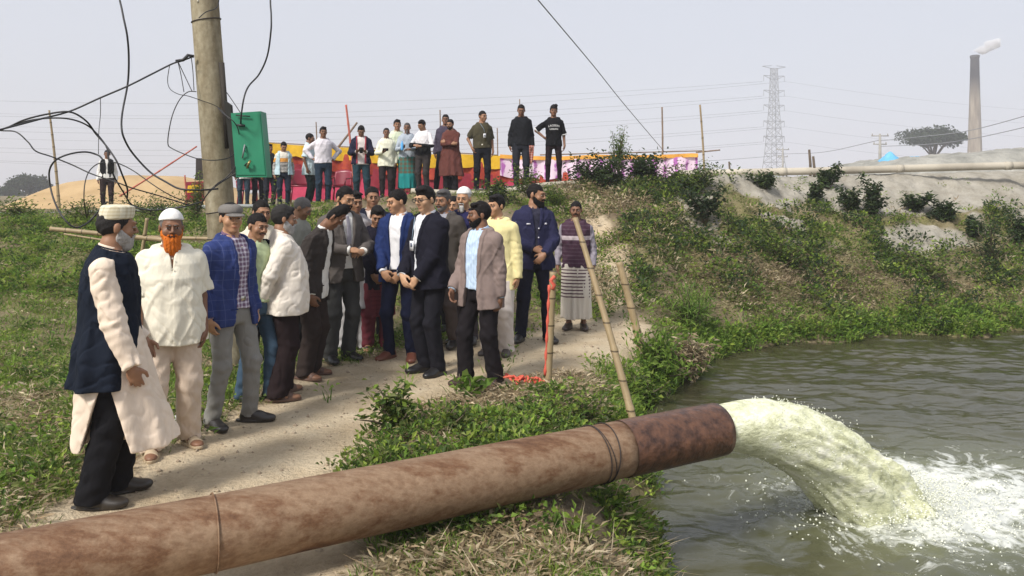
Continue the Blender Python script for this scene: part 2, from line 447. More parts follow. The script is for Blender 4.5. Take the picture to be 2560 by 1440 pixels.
V, Fp = ring_tube(PE - PD * 7.0, PE - PD * .74, PR, PR - .012, seg=60)
mesh_obj('pipe_run', [pm_local(q) for q in V], Fp, steel, pipe)
V, Fp = ring_tube(PE - PD * .78, PE, PR + .004, PR - .010)
mesh_obj('mouth_sleeve', [pm_local(q) for q in V], Fp, wetm, pipe)
def hoop(p0, tilt, r_, mat, name):
    d = (PD + Vector((0, 0, tilt))).normalized(); u = d.cross(Vector((0, 0, 1))).normalized(); w_ = u.cross(d)
    pts = [p0 + (u * math.cos(t) + w_ * math.sin(t)) * (PR + .006) for t in np.linspace(0, 2 * math.pi, 41)]
    return MB().tube([pm_local(q) for q in pts], r_, 6, False).build(name, mat, pipe)
wirem = plain('wire', (.03, .022, .02), .6)
hoop(PE - PD * .98, .10, .0035, wirem, 'tie_wire'); hoop(PE - PD * .92, -.12, .0035, wirem, 'tie_wire'); hoop(PE - PD * .95, .22, .003, wirem, 'tie_wire')
hoop(PE - PD * 3.1, 0, .004, steel, 'weld_seam')

# jet
ts = np.linspace(0, .53, 96); vel = 4.3
na = 96
V = []; cols = []
for i, t in enumerate(ts):
    p = PE - PD * .25 + PD * (vel * t); z = PE.z - .5 * 9.8 * max(0, t - .06) ** 2 * 1.12 + .06 * t
    u = Vector((PD.y, -PD.x, 0)); slope = -9.8 * t / vel
    fall = max(0, t - .066) / .455
    rw = (PR - .02) * (1 + 2.0 * fall ** 1.1); rh = (PR - .02) * (1 + 1.05 * fall)
    for k in range(na):
        a = 2 * math.pi * k / na
        V.append((p.x + u.x * math.cos(a) * rw, p.y + u.y * math.cos(a) * rw, z + math.sin(a) * rh * (1 + (1.7 * fall if math.sin(a) < 0 else 0))))
V = np.array(V)
tt = np.repeat(np.linspace(0, 1, len(ts)), na)
cen = np.array([V[i * na:(i + 1) * na].mean(0) for i in range(len(ts))]).repeat(na, 0)
amp = sstep(.17, .7, tt)
an_ = np.tile(2 * np.pi * np.arange(na) / na, len(ts)); Q = np.stack([tt * 6, np.cos(an_) * 2.4, np.sin(an_) * 2.4], -1); Q2 = Q * np.array([1.2, 3, 3])
nn = vnoise3(Q, 1.3, 3) * .07 + vnoise3(Q2, 1.3, 4) * .085 + vnoise3(V, 38, 5) * .03
V = cen + (V - cen) * (1 + (nn * (.12 + 1.5 * amp))[:, None])
V += np.stack([vnoise3(V, 50, 7 + q) * .005 * (.05 + amp) for q in range(3)], -1)
idx = np.arange(len(ts) * na).reshape(len(ts), na)
Fj = np.stack([idx[:-1], np.roll(idx, -1, 1)[:-1], np.roll(idx, -1, 1)[1:], idx[1:]], -1).reshape(-1, 4)
m, n, b = new_mat('gushing_water', .22, .5); b.inputs['IOR'].default_value = 1.2
v = coords(n, 'Object', (1, 1.6, 2.2), (0, .35, -.5)); f = noise(n, v, 5, 10, .75)
n.links.new(ramp(n, f, [(.34, (.66, .68, .40)), (.50, (.80, .82, .56)), (.64, (.93, .93, .80))]), b.inputs['Base Color'])
n.links.new(ramp(n, f, [(.4, (.12, .12, .12)), (.7, (.6, .6, .6))]), b.inputs['Roughness']); n.links.new(ramp(n, f, [(.36, (.4, .4, .4)), (.52, (0, 0, 0))]), b.inputs['Transmission Weight'])
bump(n, b, noise(n, v, 26, 6, .7), .02, .8)
jet = empty('water_jet', tuple(PE), 0, 'pale green foaming jet of water arching out of the pipe mouth', 'water jet')
mesh_obj('gush', V - np.array(PE), Fj, m, jet)
# droplets flying off the jet
rng = np.random.default_rng(4)
def blobs(cs, rs, seed=0):
    ico = np.array([(0, 0, 1), (0, 0, -1), (1, 0, 0), (-1, 0, 0), (0, 1, 0), (0, -1, 0)], float)
    fc = np.array([(0, 2, 4), (0, 4, 3), (0, 3, 5), (0, 5, 2), (1, 4, 2), (1, 3, 4), (1, 5, 3), (1, 2, 5)])
    V = (cs[:, None, :] + ico[None] * rs[:, None, None] * rng.uniform(.6, 1.4, (len(cs), 6, 1))).reshape(-1, 3)
    F = (fc[None] + (np.arange(len(cs)) * 6)[:, None, None]).reshape(-1, 3)
    return V, F
nd = 1500
q = rng.integers(0, len(V), nd * 3); q = q[(tt[q] > .25)]; q = q[:nd]
cs = cen[q] + (V[q] - cen[q]) * (1 + np.abs(rng.normal(0, .09, (len(q), 1))) * (.4 + tt[q][:, None])) + rng.normal(0, .012, (len(q), 3))
dm = plain('spray', (.70, .72, .62), .35, .4)
Vd, Fd = blobs(cs - np.array(PE), rng.uniform(.0018, .0062, len(q)))
spray = mesh_obj('spray', Vd, Fd, dm, jet); spray['kind'] = 'stuff'
nd = 3800
ang = rng.uniform(0, 6.28, nd); rad = np.abs(rng.normal(0, .42, nd))
cs = np.stack([LX + rad * np.cos(ang) * 1.2, LY - .1 + rad * np.sin(ang), ZW + np.abs(rng.normal(0, .10, nd)) * np.exp(-(rad / .6) ** 2) + .02], -1)
Vd, Fd = blobs(cs, rng.uniform(.003, .010, nd))
sf = mesh_obj('splash_foam', Vd, Fd, dm); tag(sf, 'white foam and splashes where the jet meets the pond', kind='stuff')

# pebbles and clods on the path
npb = 2600
px_ = rng.uniform(-3.2, 2.4, npb); py2 = rng.uniform(3.0, 10.8, npb); q = path_m(px_, py2) < rng.uniform(-.1, .35, npb)
cs = np.stack([px_, py2, terrain(px_, py2) + .002], -1)[q]
Vd, Fd = blobs(cs, np.abs(rng.normal(0, .008, len(cs))) + .003)
tag(mesh_obj('pebbles', Vd, Fd, noisy('pebble', (.22, .17, .12), (.46, .38, .28), 3, .95, .1)), 'small clods and pebbles scattered over the path', kind='stuff')
# ------------------------------------------------------------ vegetation
def leaf_mat(name='leaf'):
    m, n, b = new_mat(name, .6, .25)
    a = n.nodes.new('ShaderNodeAttribute'); a.attribute_name = 'leafcol'; n.links.new(a.outputs['Color'], b.inputs['Base Color'])
    tr = n.nodes.new('ShaderNodeBsdfTranslucent'); n.links.new(a.outputs['Color'], tr.inputs[0])
    mx = n.nodes.new('ShaderNodeMixShader'); mx.inputs[0].default_value = .42
    out = n.nodes['Material Output']; n.links.new(b.outputs[0], mx.inputs[1]); n.links.new(tr.outputs[0], mx.inputs[2]); n.links.new(mx.outputs[0], out.inputs['Surface'])
    return m
LEAF = leaf_mat()
def unit(v): return v / np.maximum(np.linalg.norm(v, axis=1, keepdims=True), 1e-9)
def leaves(c, d, L, w, col, rng, fold=.25):
    """pointed leaves: c base, d axis, L length, w width"""
    d = unit(d); r_ = unit(rng.normal(0, 1, d.shape)); s = unit(np.cross(d, r_ + np.array([0, 0, 1.2]))); nn = np.cross(s, d)
    L = L[:, None]; w = w[:, None]
    V = np.stack([c, c + d * L * .45 + s * w / 2 + nn * w * fold, c + d * L - nn * L * .15, c + d * L * .45 - s * w / 2 + nn * w * fold], 1).reshape(-1, 3)
    F = np.arange(len(V)).reshape(-1, 4)
    return V, F, np.repeat(col, 4, 0)
def blades(c, d, L, w, col, rng, bend=.35):
    d = unit(d); az = rng.uniform(0, 6.28, len(c)); s = np.stack([np.cos(az), np.sin(az), np.zeros(len(c))], 1)
    lean = unit(d * np.array([1, 1, 0]) + s[:, [1, 0, 2]] * np.array([1, -1, 0]) * .4)
    L = L[:, None]; w = w[:, None]
    mid = c + d * L * .55; tip = mid + unit(d + lean * bend * 2) * L * .45
    V = np.stack([c - s * w / 2, c + s * w / 2, mid + s * w * .38, mid - s * w * .38, tip + s * w * .05, tip - s * w * .05], 1).reshape(-1, 3)
    k = (np.arange(len(c)) * 6)[:, None]
    F = np.concatenate([k + np.array([[0, 1, 2, 3]]), k + np.array([[3, 2, 4, 5]])])
    return V, F, np.repeat(col, 6, 0)
class Veg:
    def __init__(s): s.V = []; s.F = []; s.c = []; s.n = 0
    def add(s, t):
        V, F, c = t; s.V.append(V); s.F.append(F + s.n); s.c.append(c); s.n += len(V)
    def build(s, name, parent=None, off=None, mat=None):
        V = np.concatenate(s.V)
        if off is not None: V = V - np.array(off)
        return mesh_obj(name, V, np.concatenate(s.F), mat or LEAF, parent, False, {'leafcol': np.concatenate(s.c)})
GREENS = np.array([(.05, .09, .018), (.09, .155, .025), (.14, .21, .03), (.20, .26, .045), (.075, .11, .03), (.15, .175, .055)])
BRIGHT = np.array([(.12, .21, .03), (.16, .25, .04), (.20, .29, .06), (.09, .16, .03)])
DRY = np.array([(.28, .23, .14), (.38, .31, .20), (.20, .155, .09), (.46, .39, .27), (.28, .21, .13)])
DARKG = np.array([(.028, .05, .02), (.035, .06, .025), (.045, .07, .03), (.06, .085, .035)])
def pick(rng, pal, n, jit=.18): return np.clip(pal[rng.integers(0, len(pal), n)] * rng.uniform(1 - jit, 1 + jit, (n, 1)), 0, 1)

def scatter(n, rng, y0=3.0, y1=18.0, pxr=(-260, 2800)):
    px = rng.uniform(*pxr, n); Y = y0 * (y1 / y0) ** rng.random(n); X = (px - 1280) / FPX * Y
    Z = terrain(X, Y); px, py = proj(X, Y, Z)
    return X, Y, Z, px, py
def clump(X, Y, Z, k, rng, spread, up, L, W_, pal, kind, r0=None):
    """k leaves or blades round each base point"""
    n = len(X); base = np.stack([X, Y, Z], 1).repeat(k, 0)
    a = rng.uniform(0, 6.28, n * k); e = rng.uniform(*up, n * k)
    d = np.stack([np.cos(a) * np.cos(e), np.sin(a) * np.cos(e), np.sin(e)], 1)
    rad = rng.uniform(0, spread, n * k)
    c = base + np.stack([np.cos(a) * rad, np.sin(a) * rad, np.zeros(n * k)], 1)
    if kind == 'leaf': c[:, 2] += rng.uniform(0, r0 or .06, n * k)
    tone = rng.uniform(.75, 1.25, n).repeat(k)[:, None]
    L_ = rng.uniform(*L, n * k) * rng.uniform(.7, 1.3, n).repeat(k); w_ = rng.uniform(*W_, n * k)
    col = np.clip(pick(rng, pal, n).repeat(k, 0) * 1.22 * tone * rng.uniform(.85, 1.15, (n * k, 1)), 0, 1)
    return (leaves if kind == 'leaf' else blades)(c, d, L_, w_, col, rng)
rng = np.random.default_rng(11)
grass = Veg(); weeds = Veg(); litter = Veg()
X, Y, Z, px, py = scatter(64000, rng)
vd = veg_density(X, Y, Z); ns = fbm2(X * 1.1, Y * 1.1, 3, 71); ns2 = fbm2(X * 2.7, Y * 2.7, 3, 73)
def G(cx, cy, sx, sy): return np.exp(-((px - cx) / sx) ** 2 - ((py - cy) / sy) ** 2)
dry = np.clip(G(1960, 700, 260, 60) * 1.2 + G(1660, 610, 130, 60) * .9 + G(1740, 520, 160, 30) * .5 + G(1200, 1010, 170, 40) * .8 + G(1420, 960, 120, 40) * .9 + G(60, 1010, 150, 60) * .7 + .55 * ns2 + .04, 0, 1)
s = shore_s(X, Y)
edge = np.exp(-((Z - ZW - .12) / .17) ** 2) * (Y > 6.6)
r1 = rng.random(len(X))
gleft = (X < -1.2) & (Y < 12)
keep = r1 < vd
# grass on the left field and on path edges
k = keep & (rng.random(len(X)) > dry * .9) & (gleft | (rng.random(len(X)) < .55))
pal = np.concatenate([GREENS[1:4], BRIGHT])
grass.add(clump(X[k], Y[k], Z[k], 7, rng, .07, (.5, 1.5), (.035, .085), (.004, .008), pal, 'blade'))
# low broad weeds
k = keep & (rng.random(len(X)) > dry) & (rng.random(len(X)) < np.where(gleft, .22, .85)) & (Y > 4)
weeds.add(clump(X[k], Y[k], Z[k], 9, rng, .10, (-.1, 1.2), (.03, .065), (.018, .036), np.concatenate([GREENS, GREENS, BRIGHT[:2]]), 'leaf', .09))
# lush growth along the waterline
k = (rng.random(len(X)) < edge * 1.0) & (Z > ZW - .04)
weeds.add(clump(X[k], Y[k], Z[k], 10, rng, .10, (-.1, 1.3), (.035, .07), (.02, .035), np.concatenate([BRIGHT, GREENS[2:4]]), 'leaf', .16))
grass.add(clump(X[k], Y[k], Z[k], 5, rng, .07, (.7, 1.5), (.10, .24), (.007, .013), BRIGHT, 'blade'))
# dry litter, twigs
k = (rng.random(len(X)) < np.clip(dry * 1.2 + .12, 0, 1)) & ((vd > .1) | (dry > .5)) & (s > .1) & (Y < 17)
litter.add(clump(X[k], Y[k], Z[k], 6, rng, .12, (-.15, .7), (.03, .09), (.008, .022), DRY, 'leaf', .04))
k2 = k & (rng.random(len(X)) < .5)
litter.add(clump(X[k2], Y[k2], Z[k2], 2, rng, .1, (-.05, .5), (.12, .35), (.004, .008), DRY, 'blade'))
def extra(n, box, f, seed, kind='leaf', pal=GREENS, kk=9, L=(.05, .10), W_=(.03, .05), up=(0, 1.2), r0=.12, spread=.12, veg=weeds):
    """denser growth in one stretch of bank (world box x0,x1,y0,y1)"""
    rg = np.random.default_rng(seed); x = rg.uniform(box[0], box[1], n); y = rg.uniform(box[2], box[3], n); z = terrain(x, y)
    q = rg.random(n) < f(x, y) * (1 - .8 * soil(x, y, z)[1] * (y > 11))
    q &= z > ZW - .02
    veg.add(clump(x[q], y[q], z[q], kk, rg, spread, up, L, W_, pal, kind, r0))
near = lambda x, y: (path_m(x, y) > .05) * np.clip(.12 + 1.7 * fbm2(x * 1.8, y * 1.8, 3, 77), 0, 1)
extra(1300, (-1.1, 1.4, 4.2, 7.6), near, 3, pal=np.concatenate([GREENS, GREENS, BRIGHT, DRY[:2]]), L=(.02, .042), W_=(.012, .024), r0=.06)
extra(2600, (-1.1, 1.4, 4.2, 8.2), near, 4, 'blade', GREENS[1:4], 8, (.04, .10), (.004, .008), (.5, 1.5), veg=grass)
extra(1500, (.6, 2.2, 7.4, 10.2), lambda x, y: (path_m(x, y) > .2) * 1.0, 5, pal=np.concatenate([BRIGHT, GREENS]), L=(.04, .08), W_=(.02, .04), r0=.18, up=(.1, 1.3))
extra(900, (.9, 2.3, 7.6, 10.6), lambda x, y: (path_m(x, y) > .2) * 1.0, 6, 'blade', BRIGHT, 6, (.10, .26), (.008, .016), (.6, 1.5), veg=grass)
extra(13000, (-5.2, -2.2, 3.6, 7.5), lambda x, y: (path_m(x, y) > .0) * np.clip(.5 + fbm2(x * 1.8, y * 1.8, 3, 78), 0, 1), 7, 'blade', np.concatenate([GREENS[1:4], BRIGHT[:2]]), 7, (.03, .08), (.004, .007), (.4, 1.5), veg=grass)
extra(1100, (-6.5, -2.2, 4.4, 12), lambda x, y: (path_m(x, y) > .0) * np.clip(.35 + fbm2(x * 1.2, y * 1.2, 3, 79), 0, 1), 8, pal=GREENS[:4], L=(.03, .05), W_=(.015, .03), r0=.05)
extra(6000, (-14, 2, 10.5, 15.4), lambda x, y: np.clip(.5 + 1.3 * fbm2(x * 1.2, y * 1.2, 3, 80), 0, 1), 9, pal=GREENS[:4], L=(.05, .09), W_=(.025, .045), r0=.12)
extra(9000, (2.0, 13, 11.5, 16.6), lambda x, y: np.clip(.30 + 1.8 * fbm2(x * 1.1, y * 1.5, 3, 84), 0, 1) * (1 - .93 * sstep(3.6, 5, x) * sstep(.95, 1.5, terrain(x, y) - .06 * (x - 4))), 10, pal=np.concatenate([GREENS, DARKG]), L=(.05, .10), W_=(.028, .055), r0=.22)
extra(2600, (2.0, 13, 12.0, 16.8), lambda x, y: np.clip(.1 + 1.9 * fbm2(x * 1.0 + 9, y * 1.6, 3, 85), 0, 1) * (1 - .7 * sstep(3.6, 5, x) * sstep(1.2, 1.7, terrain(x, y))), 12, pal=DRY, L=(.05, .12), W_=(.012, .03), r0=.15, veg=litter)
extra(2200, (.9, 3.6, 11.0, 16.8), lambda x, y: np.clip(.2 + 1.6 * fbm2(x * 1.3, y * 1.5, 3, 86), 0, 1), 13, pal=np.concatenate([DRY, GREENS[4:]]), L=(.05, .12), W_=(.014, .035), r0=.2, veg=litter)
extra(7000, (-9, -2.4, 6.5, 13), lambda x, y: (path_m(x, y) > .0) * np.clip(.45 + 1.2 * fbm2(x * 1.0, y * 1.0, 3, 88), 0, 1), 14, 'blade', np.concatenate([GREENS[1:4], BRIGHT]), 7, (.05, .11), (.007, .012), (.4, 1.5), veg=grass)
el = lambda x, y: np.exp(-((terrain(x, y) - ZW - .10) / .15) ** 2)
extra(26000, (1.7, 13.5, 9.0, 15), el, 15, pal=np.concatenate([BRIGHT, GREENS[1:4]]), L=(.05, .09), W_=(.025, .045), r0=.16, kk=8)
extra(9000, (1.7, 13.5, 9.0, 15), el, 16, 'blade', BRIGHT, 5, (.10, .22), (.009, .016), (.6, 1.5), veg=grass)
extra(22000, (2.0, 13.5, 10.5, 16.5), lambda x, y: np.clip(.12 + 1.2 * fbm2(x * 1.5 + 4, y * 1.9, 3, 91), 0, 1) * (1 - .8 * sstep(3.6, 5, x) * sstep(1.15, 1.7, terrain(x, y))), 17, pal=np.concatenate([GREENS, BRIGHT[:1]]), L=(.035, .07), W_=(.018, .036), r0=.08, kk=7)
lf = lambda x, y: np.clip(1.3 * np.exp(-((1280 + x / y * FPX - 2000) / 290) ** 2 - ((HPY + (CAMZ - terrain(x, y)) / y * FPX - 705) / 62) ** 2) + .5 * fbm2(x * 2, y * 2, 2, 95) - .1, 0, 1)
extra(9000, (3, 9, 11.3, 15), lf, 19, pal=np.array([(.19, .15, .095), (.27, .22, .14), (.13, .10, .06), (.36, .30, .20)]), L=(.04, .10), W_=(.008, .022), r0=.07, kk=7, up=(-.1, .7), veg=litter)
tag(grass.build('grass'), 'short green grass and blades on the banks', 'grass', kind='stuff')
tag(weeds.build('weeds'), 'low green weeds covering the pond banks', 'weeds', kind='stuff')
tag(litter.build('dry_litter'), 'dry brown stems and leaf litter on the bank', 'litter', kind='stuff')

def bush(name, x, y, hgt, wid, label, group, seed, pal=DARKG, leaf=(.10, .18), lw=(.05, .09), nst=9, dens=46, upr=.9, z=None):
    rg = np.random.default_rng(seed); z = tz(x, y) if z is None else z
    b = empty(name, (x, y, z), 0, label, 'bush' if 'bush' in name or 'shrub' in name else 'plant', group)
    st = MB(); vg = Veg(); big = y > 12 and leaf[1] > .11
    if big: leaf = (leaf[0] * .62, leaf[1] * .7); lw = (lw[0] * .6, lw[1] * .7); dens = int(dens * 1.9); pal = np.concatenate([pal, pal, GREENS[[0, 4]]])
    for i in range(nst):
        a = rg.uniform(0, 6.28); lean = rg.uniform(.05, 1.25) * wid / 2; h_ = hgt * rg.uniform(.35, 1.15)
        pts = [(0, 0, -.05)] + [(math.cos(a) * lean * t ** 1.3 + rg.normal(0, .02), math.sin(a) * lean * t ** 1.3 + rg.normal(0, .02), h_ * t) for t in (.25, .5, .75, 1)]
        st.tube(pts, [.012, .011, .009, .007, .003], 5)
        n_ = int(dens * rg.uniform(.7, 1.2)); t = rg.uniform(.25, 1, n_) ** .8
        P = np.array(pts); tt_ = t * 4; i0 = np.clip(tt_.astype(int), 0, 3); f_ = (tt_ - i0)[:, None]
        c = P[i0] * (1 - f_) + P[i0 + 1] * f_ + rg.normal(0, wid * .07, (n_, 3))
        aa = rg.uniform(0, 6.28, n_); e = rg.uniform(-.5, upr, n_)
        d = np.stack([np.cos(aa) * np.cos(e), np.sin(aa) * np.cos(e), np.sin(e)], 1)
        vg.add(leaves(c, d, rg.uniform(*leaf, n_), rg.uniform(*lw, n_), pick(rg, pal, n_, .3), rg, .2))
    vg.build('foliage', b); st.build('stem', STEM, b)
    return b
STEM = noisy('stem_bark', (.07, .055, .035), (.13, .11, .07), 20)
def at(px, py, d): v = W(px, py, d); return v.x, v.y
BG = 'shrubs on the embankment crest'
bush('bush', *at(1500, 0, 16.3), .62, 1.2, 'large dark leafy bush on the crest just right of the youth in the black T-shirt', BG, 1, nst=20, dens=60)
bush('bush', *at(1605, 0, 16.4), .60, 1.1, 'dark leafy bush in front of the right end of the festive cloth', BG, 2, nst=16, dens=60)
bush('bush', *at(1545, 0, 16.9), 1.1, .6, 'tall spiky shrub rising above the festive cloth', BG, 3, pal=GREENS[:3], nst=12, dens=40, leaf=(.08, .16), lw=(.02, .04), upr=1.4)
bush('bush', *at(1720, 0, 15.6), .5, 1.1, 'wide green bush at the left end of the big pipeline', BG, 4, pal=np.concatenate([DARKG, GREENS]), nst=20, dens=60, leaf=(.07, .13), lw=(.03, .06))
bush('bush', *at(1330, 0, 15.6), .6, .7, 'light green weedy bush below the man in the black shirt', BG, 5, pal=GREENS, nst=9, leaf=(.08, .13), lw=(.03, .05))
bush('bush', *at(1385, 0, 15.2), .4, .8, 'low pale bush below the youth in the black T-shirt', BG, 6, pal=GREENS, nst=9, leaf=(.07, .12), lw=(.03, .05))
bush('bush', *at(1245, 0, 15.3), .5, .9, 'leafy bush behind the head of the man in the yellow shirt', BG, 7, pal=np.concatenate([DARKG, GREENS]), nst=12, leaf=(.08, .14))
bush('bush', *at(2070, 0, 16.9), .55, .5, 'round dark bush standing against the big pipeline by the two stakes', BG, 8, nst=10)
bush('bush', *at(1915, 0, 16.2), .35, .6, 'small dark bush left below the big pipeline', BG, 9, nst=8)
bush('bush', *at(2037, 0, 16.3), .45, .4, 'small dark bush below the two stakes', BG, 10, nst=7)
bush('bush', *at(2185, 0, 15.7), .75, .55, 'tall dark bush on the grey silt below the blue tarpaulin', BG, 11, nst=12)
bush('bush', *at(2130, 0, 15.8), .6, .5, 'dark bush close left of the tall one on the grey silt', BG, 12, nst=8)
bush('bush', *at(2290, 0, 16.3), .33, .5, 'dark bush on the grey silt below the far spreading tree', BG, 13, nst=9)
bush('bush', *at(2365, 0, 16.1), .35, .6, 'broad dark bush on the grey silt below the brick chimney', BG, 14, nst=12)
bush('bush', *at(2430, 0, 15.7), .38, .45, 'dark bush right of the broad one below the chimney', BG, 15, nst=9)
bush('bush', *at(2550, 0, 15.5), .5, .7, 'dark bush at the right end of the grey silt bank', BG, 16, nst=9)
bush('bush', *at(1765, 0, 14.2), .75, .9, 'dark bush on the slope beside the slack wire', BG, 17, nst=12, leaf=(.06, .11))
bush('bush', *at(2480, 0, 14.6), .8, 1.1, 'green bush high on the right end of the slope', BG, 18, pal=np.concatenate([DARKG, GREENS[:2]]), nst=14, leaf=(.05, .10), lw=(.02, .04))
bush('bush', *at(1960, 0, 13.6), .6, 1.0, 'green bush in the middle of the slope above the dry patch', BG, 19, pal=GREENS, nst=14, leaf=(.05, .09), lw=(.025, .045))
bush('bush', *at(2330, 0, 14.0), .5, 1.0, 'green bush on the slope under the bare silt', BG, 20, pal=GREENS, nst=14, leaf=(.05, .09), lw=(.025, .045))
LG = 'shrubs along the left bank top'
bush('bush', *at(60, 0, 15.5), .3, 1.4, 'scrubby bush at the left edge of the bank top', LG, 21, pal=GREENS, nst=12, leaf=(.06, .11), lw=(.02, .04))
bush('bush', *at(215, 0, 15.2), .48, 1.1, 'brownish green bush behind the loops of black cable', LG, 22, pal=np.concatenate([GREENS, DRY[:2]]), nst=12, leaf=(.06, .11), lw=(.02, .04))
bush('bush', *at(400, 0, 15.6), .32, 1.6, 'green bush under the grey hose left of the concrete pole', LG, 23, pal=np.concatenate([DARKG, GREENS]), nst=14, leaf=(.06, .12), lw=(.03, .05))
bush('bush', *at(492, 0, 15.2), .95, .6, 'taller green shrub touching the left side of the concrete pole', LG, 24, pal=GREENS, nst=12, leaf=(.07, .12), lw=(.02, .04), upr=1.3)
bush('bush', *at(655, 0, 12.5), 1.0, 1.2, 'green bush behind the heads right of the concrete pole', LG, 25, pal=GREENS, nst=14, leaf=(.06, .12), lw=(.03, .05))
NG = 'leafy plants by the path and pond'
bush('plant', *at(985, 0, 5.75), .34, .5, 'bushy green plant where the path meets the near bank', NG, 31, pal=GREENS, nst=14, leaf=(.05, .09), lw=(.025, .045), dens=34)
bush('plant', *at(1180, 0, 6.75), .16, .38, 'broad leaved green plant at the feet of the man in the mauve blazer', NG, 32, pal=BRIGHT, nst=8, leaf=(.08, .13), lw=(.06, .10), dens=8)
bush('plant', *at(1650, 0, 9.0), .5, .8, 'bright green plant at the foot of the leaning bamboo stump', NG, 33, pal=BRIGHT, nst=16, leaf=(.06, .12), lw=(.025, .05), upr=1.4)
bush('plant', *at(1470, 0, 6.3), .2, .4, 'green plant sprouting just above the rusty pipe', NG, 34, pal=GREENS, nst=10, leaf=(.04, .08), lw=(.025, .045), dens=20)
bush('plant', *at(1130, 0, 5.6), .22, .4, 'small green plant between the path and the rusty pipe', NG, 35, pal=GREENS, nst=10, leaf=(.04, .07), lw=(.02, .04), dens=20)
dp = bush('plant', *at(1712, 0, 9.55), .5, .7, 'clump of withered brown leaves hanging over the water edge', NG, 36, pal=DRY, nst=22, leaf=(.06, .13), lw=(.02, .045), upr=.2, dens=50)
bush('plant', *at(1590, 0, 8.3), .38, .6, 'green plant at the water edge below the withered clump', NG, 37, pal=np.concatenate([GREENS, BRIGHT]), nst=16, leaf=(.05, .10), lw=(.03, .05))
bush('plant', *at(1730, 0, 11.2), .6, .7, 'tall bright grass tuft above the water edge', NG, 38, pal=BRIGHT, nst=16, leaf=(.12, .25), lw=(.012, .022), upr=1.45)

# distant trees
def tree(x, y, z0, h, w_, cz0, label, group, seed, col, n=2600, flat=1.0, leafs=(.5, .9), trunk_r=.3):
    rg = np.random.default_rng(seed); t = empty('tree', (x, y, z0), 0, label, 'tree', group)
    tk = MB(); tk.tube([(0, 0, -.3), (0.02 * h, 0, cz0 * .5), (0, 0, cz0 + .2 * (h - cz0))], [trunk_r, trunk_r * .8, trunk_r * .5], 8)
    vg = Veg(); nb = 13
    cen = []
    for i in range(nb):
        a = i * 2.4; rr_ = w_ / 2 * math.sqrt((i + .5) / nb) * .8; zz = cz0 + (h - cz0) * (.30 + .48 * (1 - (rr_ / (w_ / 2)) ** 2) * flat + rg.uniform(-.08, .12))
        p = (math.cos(a) * rr_, math.sin(a) * rr_, zz); cen.append(p)
        tk.tube([(0, 0, cz0 * .85), (p[0] * .5, p[1] * .5, cz0 + (zz - cz0) * .45), p], [trunk_r * .45, trunk_r * .25, .04], 5)
    cen = np.array(cen); q = rg.integers(0, nb, n)
    u = unit(rg.normal(0, 1, (n, 3))) * (rg.random((n, 1)) ** .4)
    c = cen[q] + u * np.array([w_ * .20, w_ * .20, (h - cz0) * .25]) * rg.uniform(.7, 1.25, nb)[q][:, None]
    vg.add(leaves(c, rg.normal(0, 1, (n, 3)), rg.uniform(*leafs, n), rg.uniform(*leafs, n) * .6, pick(rg, col, n, .35), rg))
    vg.build('crown', t); tk.build('trunk', STEM, t); return t
TG = np.array([(.03, .05, .022), (.04, .062, .028), (.055, .08, .035)])
# ------------------------------------------------------------ far things
v = W(2335, 0, 150); tree(v.x, 150, 1.0, 13.6, 12.4, 8.6, 'spreading flat crowned tree left of the brick chimney', None, 5, TG, 5200, .85, (.35, .8), .45)
TL = 'misty trees beyond the sand mound'
for i, (px, top, d, wd_, lb) in enumerate([(60, 452, 130, 5.6, 'tallest hazy tree beyond the sand mound at the far left'), (100, 458, 135, 4.0, 'hazy tree just right of the tallest one at the far left'),
        (15, 478, 125, 5.0, 'low hazy tree at the left edge of the picture'), (-60, 470, 125, 5.5, 'hazy tree beyond the left edge of the tree line')]):
    v = W(px, top, d); tree(v.x, d, 0, v.z, wd_, .6, lb, TL, 50 + i, TG, 2600, 1.6, (.3, .7), .25)

# sand mound and silt mound
def mound(name, x0, x1, y0, y1, hf, mat, label, step=.25):
    xs = np.arange(x0, x1, step); ys = np.arange(y0, y1, step); X, Y = np.meshgrid(xs, ys, indexing='ij')
    Z = hf(X, Y); idx = np.arange(X.size).reshape(X.shape)
    F = np.stack([idx[:-1, :-1], idx[1:, :-1], idx[1:, 1:], idx[:-1, 1:]], -1).reshape(-1, 4)
    return tag(mesh_obj(name, np.stack([X, Y, Z], -1).reshape(-1, 3), F, mat), label, kind='structure')
sandm = noisy('yellow_sand', (.36, .25, .13), (.50, .36, .20), .8, .95, .1, .5, .05, 8)
def sand_h(X, Y):
    px = 1280 + X / 30 * FPX
    top = np.interp(px, [40, 60, 180, 330, 460, 560, 660, 720], [1.1, 1.25, 2.2, 2.45, 2.4, 2.1, 1.4, 1.1])
    return .6 + (top - .6) * np.exp(-((Y - 30) / 3.4) ** 2) ** .8 + .05 * fbm2(X * 1.5, Y * 1.5, 4, 90)
mound('sand_mound', -26, -7, 23.5, 38, sand_h, sandm, 'bare yellow sand mound behind the left bank')
siltm = noisy('grey_rubble', (.20, .20, .18), (.40, .39, .35), 1.3, .95, .1, .9, .1, 6)
def silt_h(X, Y):
    px = 1280 + X / 28 * FPX
    top = np.interp(px, [1900, 2040, 2130, 2200, 2300, 2400, 2560, 2800], [1.2, 2.35, 2.75, 3.0, 3.12, 3.2, 3.38, 3.5])
    return 1.0 + (top - 1.0) * np.exp(-((Y - 28) / 4.5) ** 4) + .12 * fbm2(X * 1.6, Y * 1.6, 4, 92) + .06 * fbm2(X * 5, Y * 5, 2, 93)
mound('silt_mound', 8.5, 32, 21, 36, silt_h, siltm, 'grey rubble mound behind the right embankment')

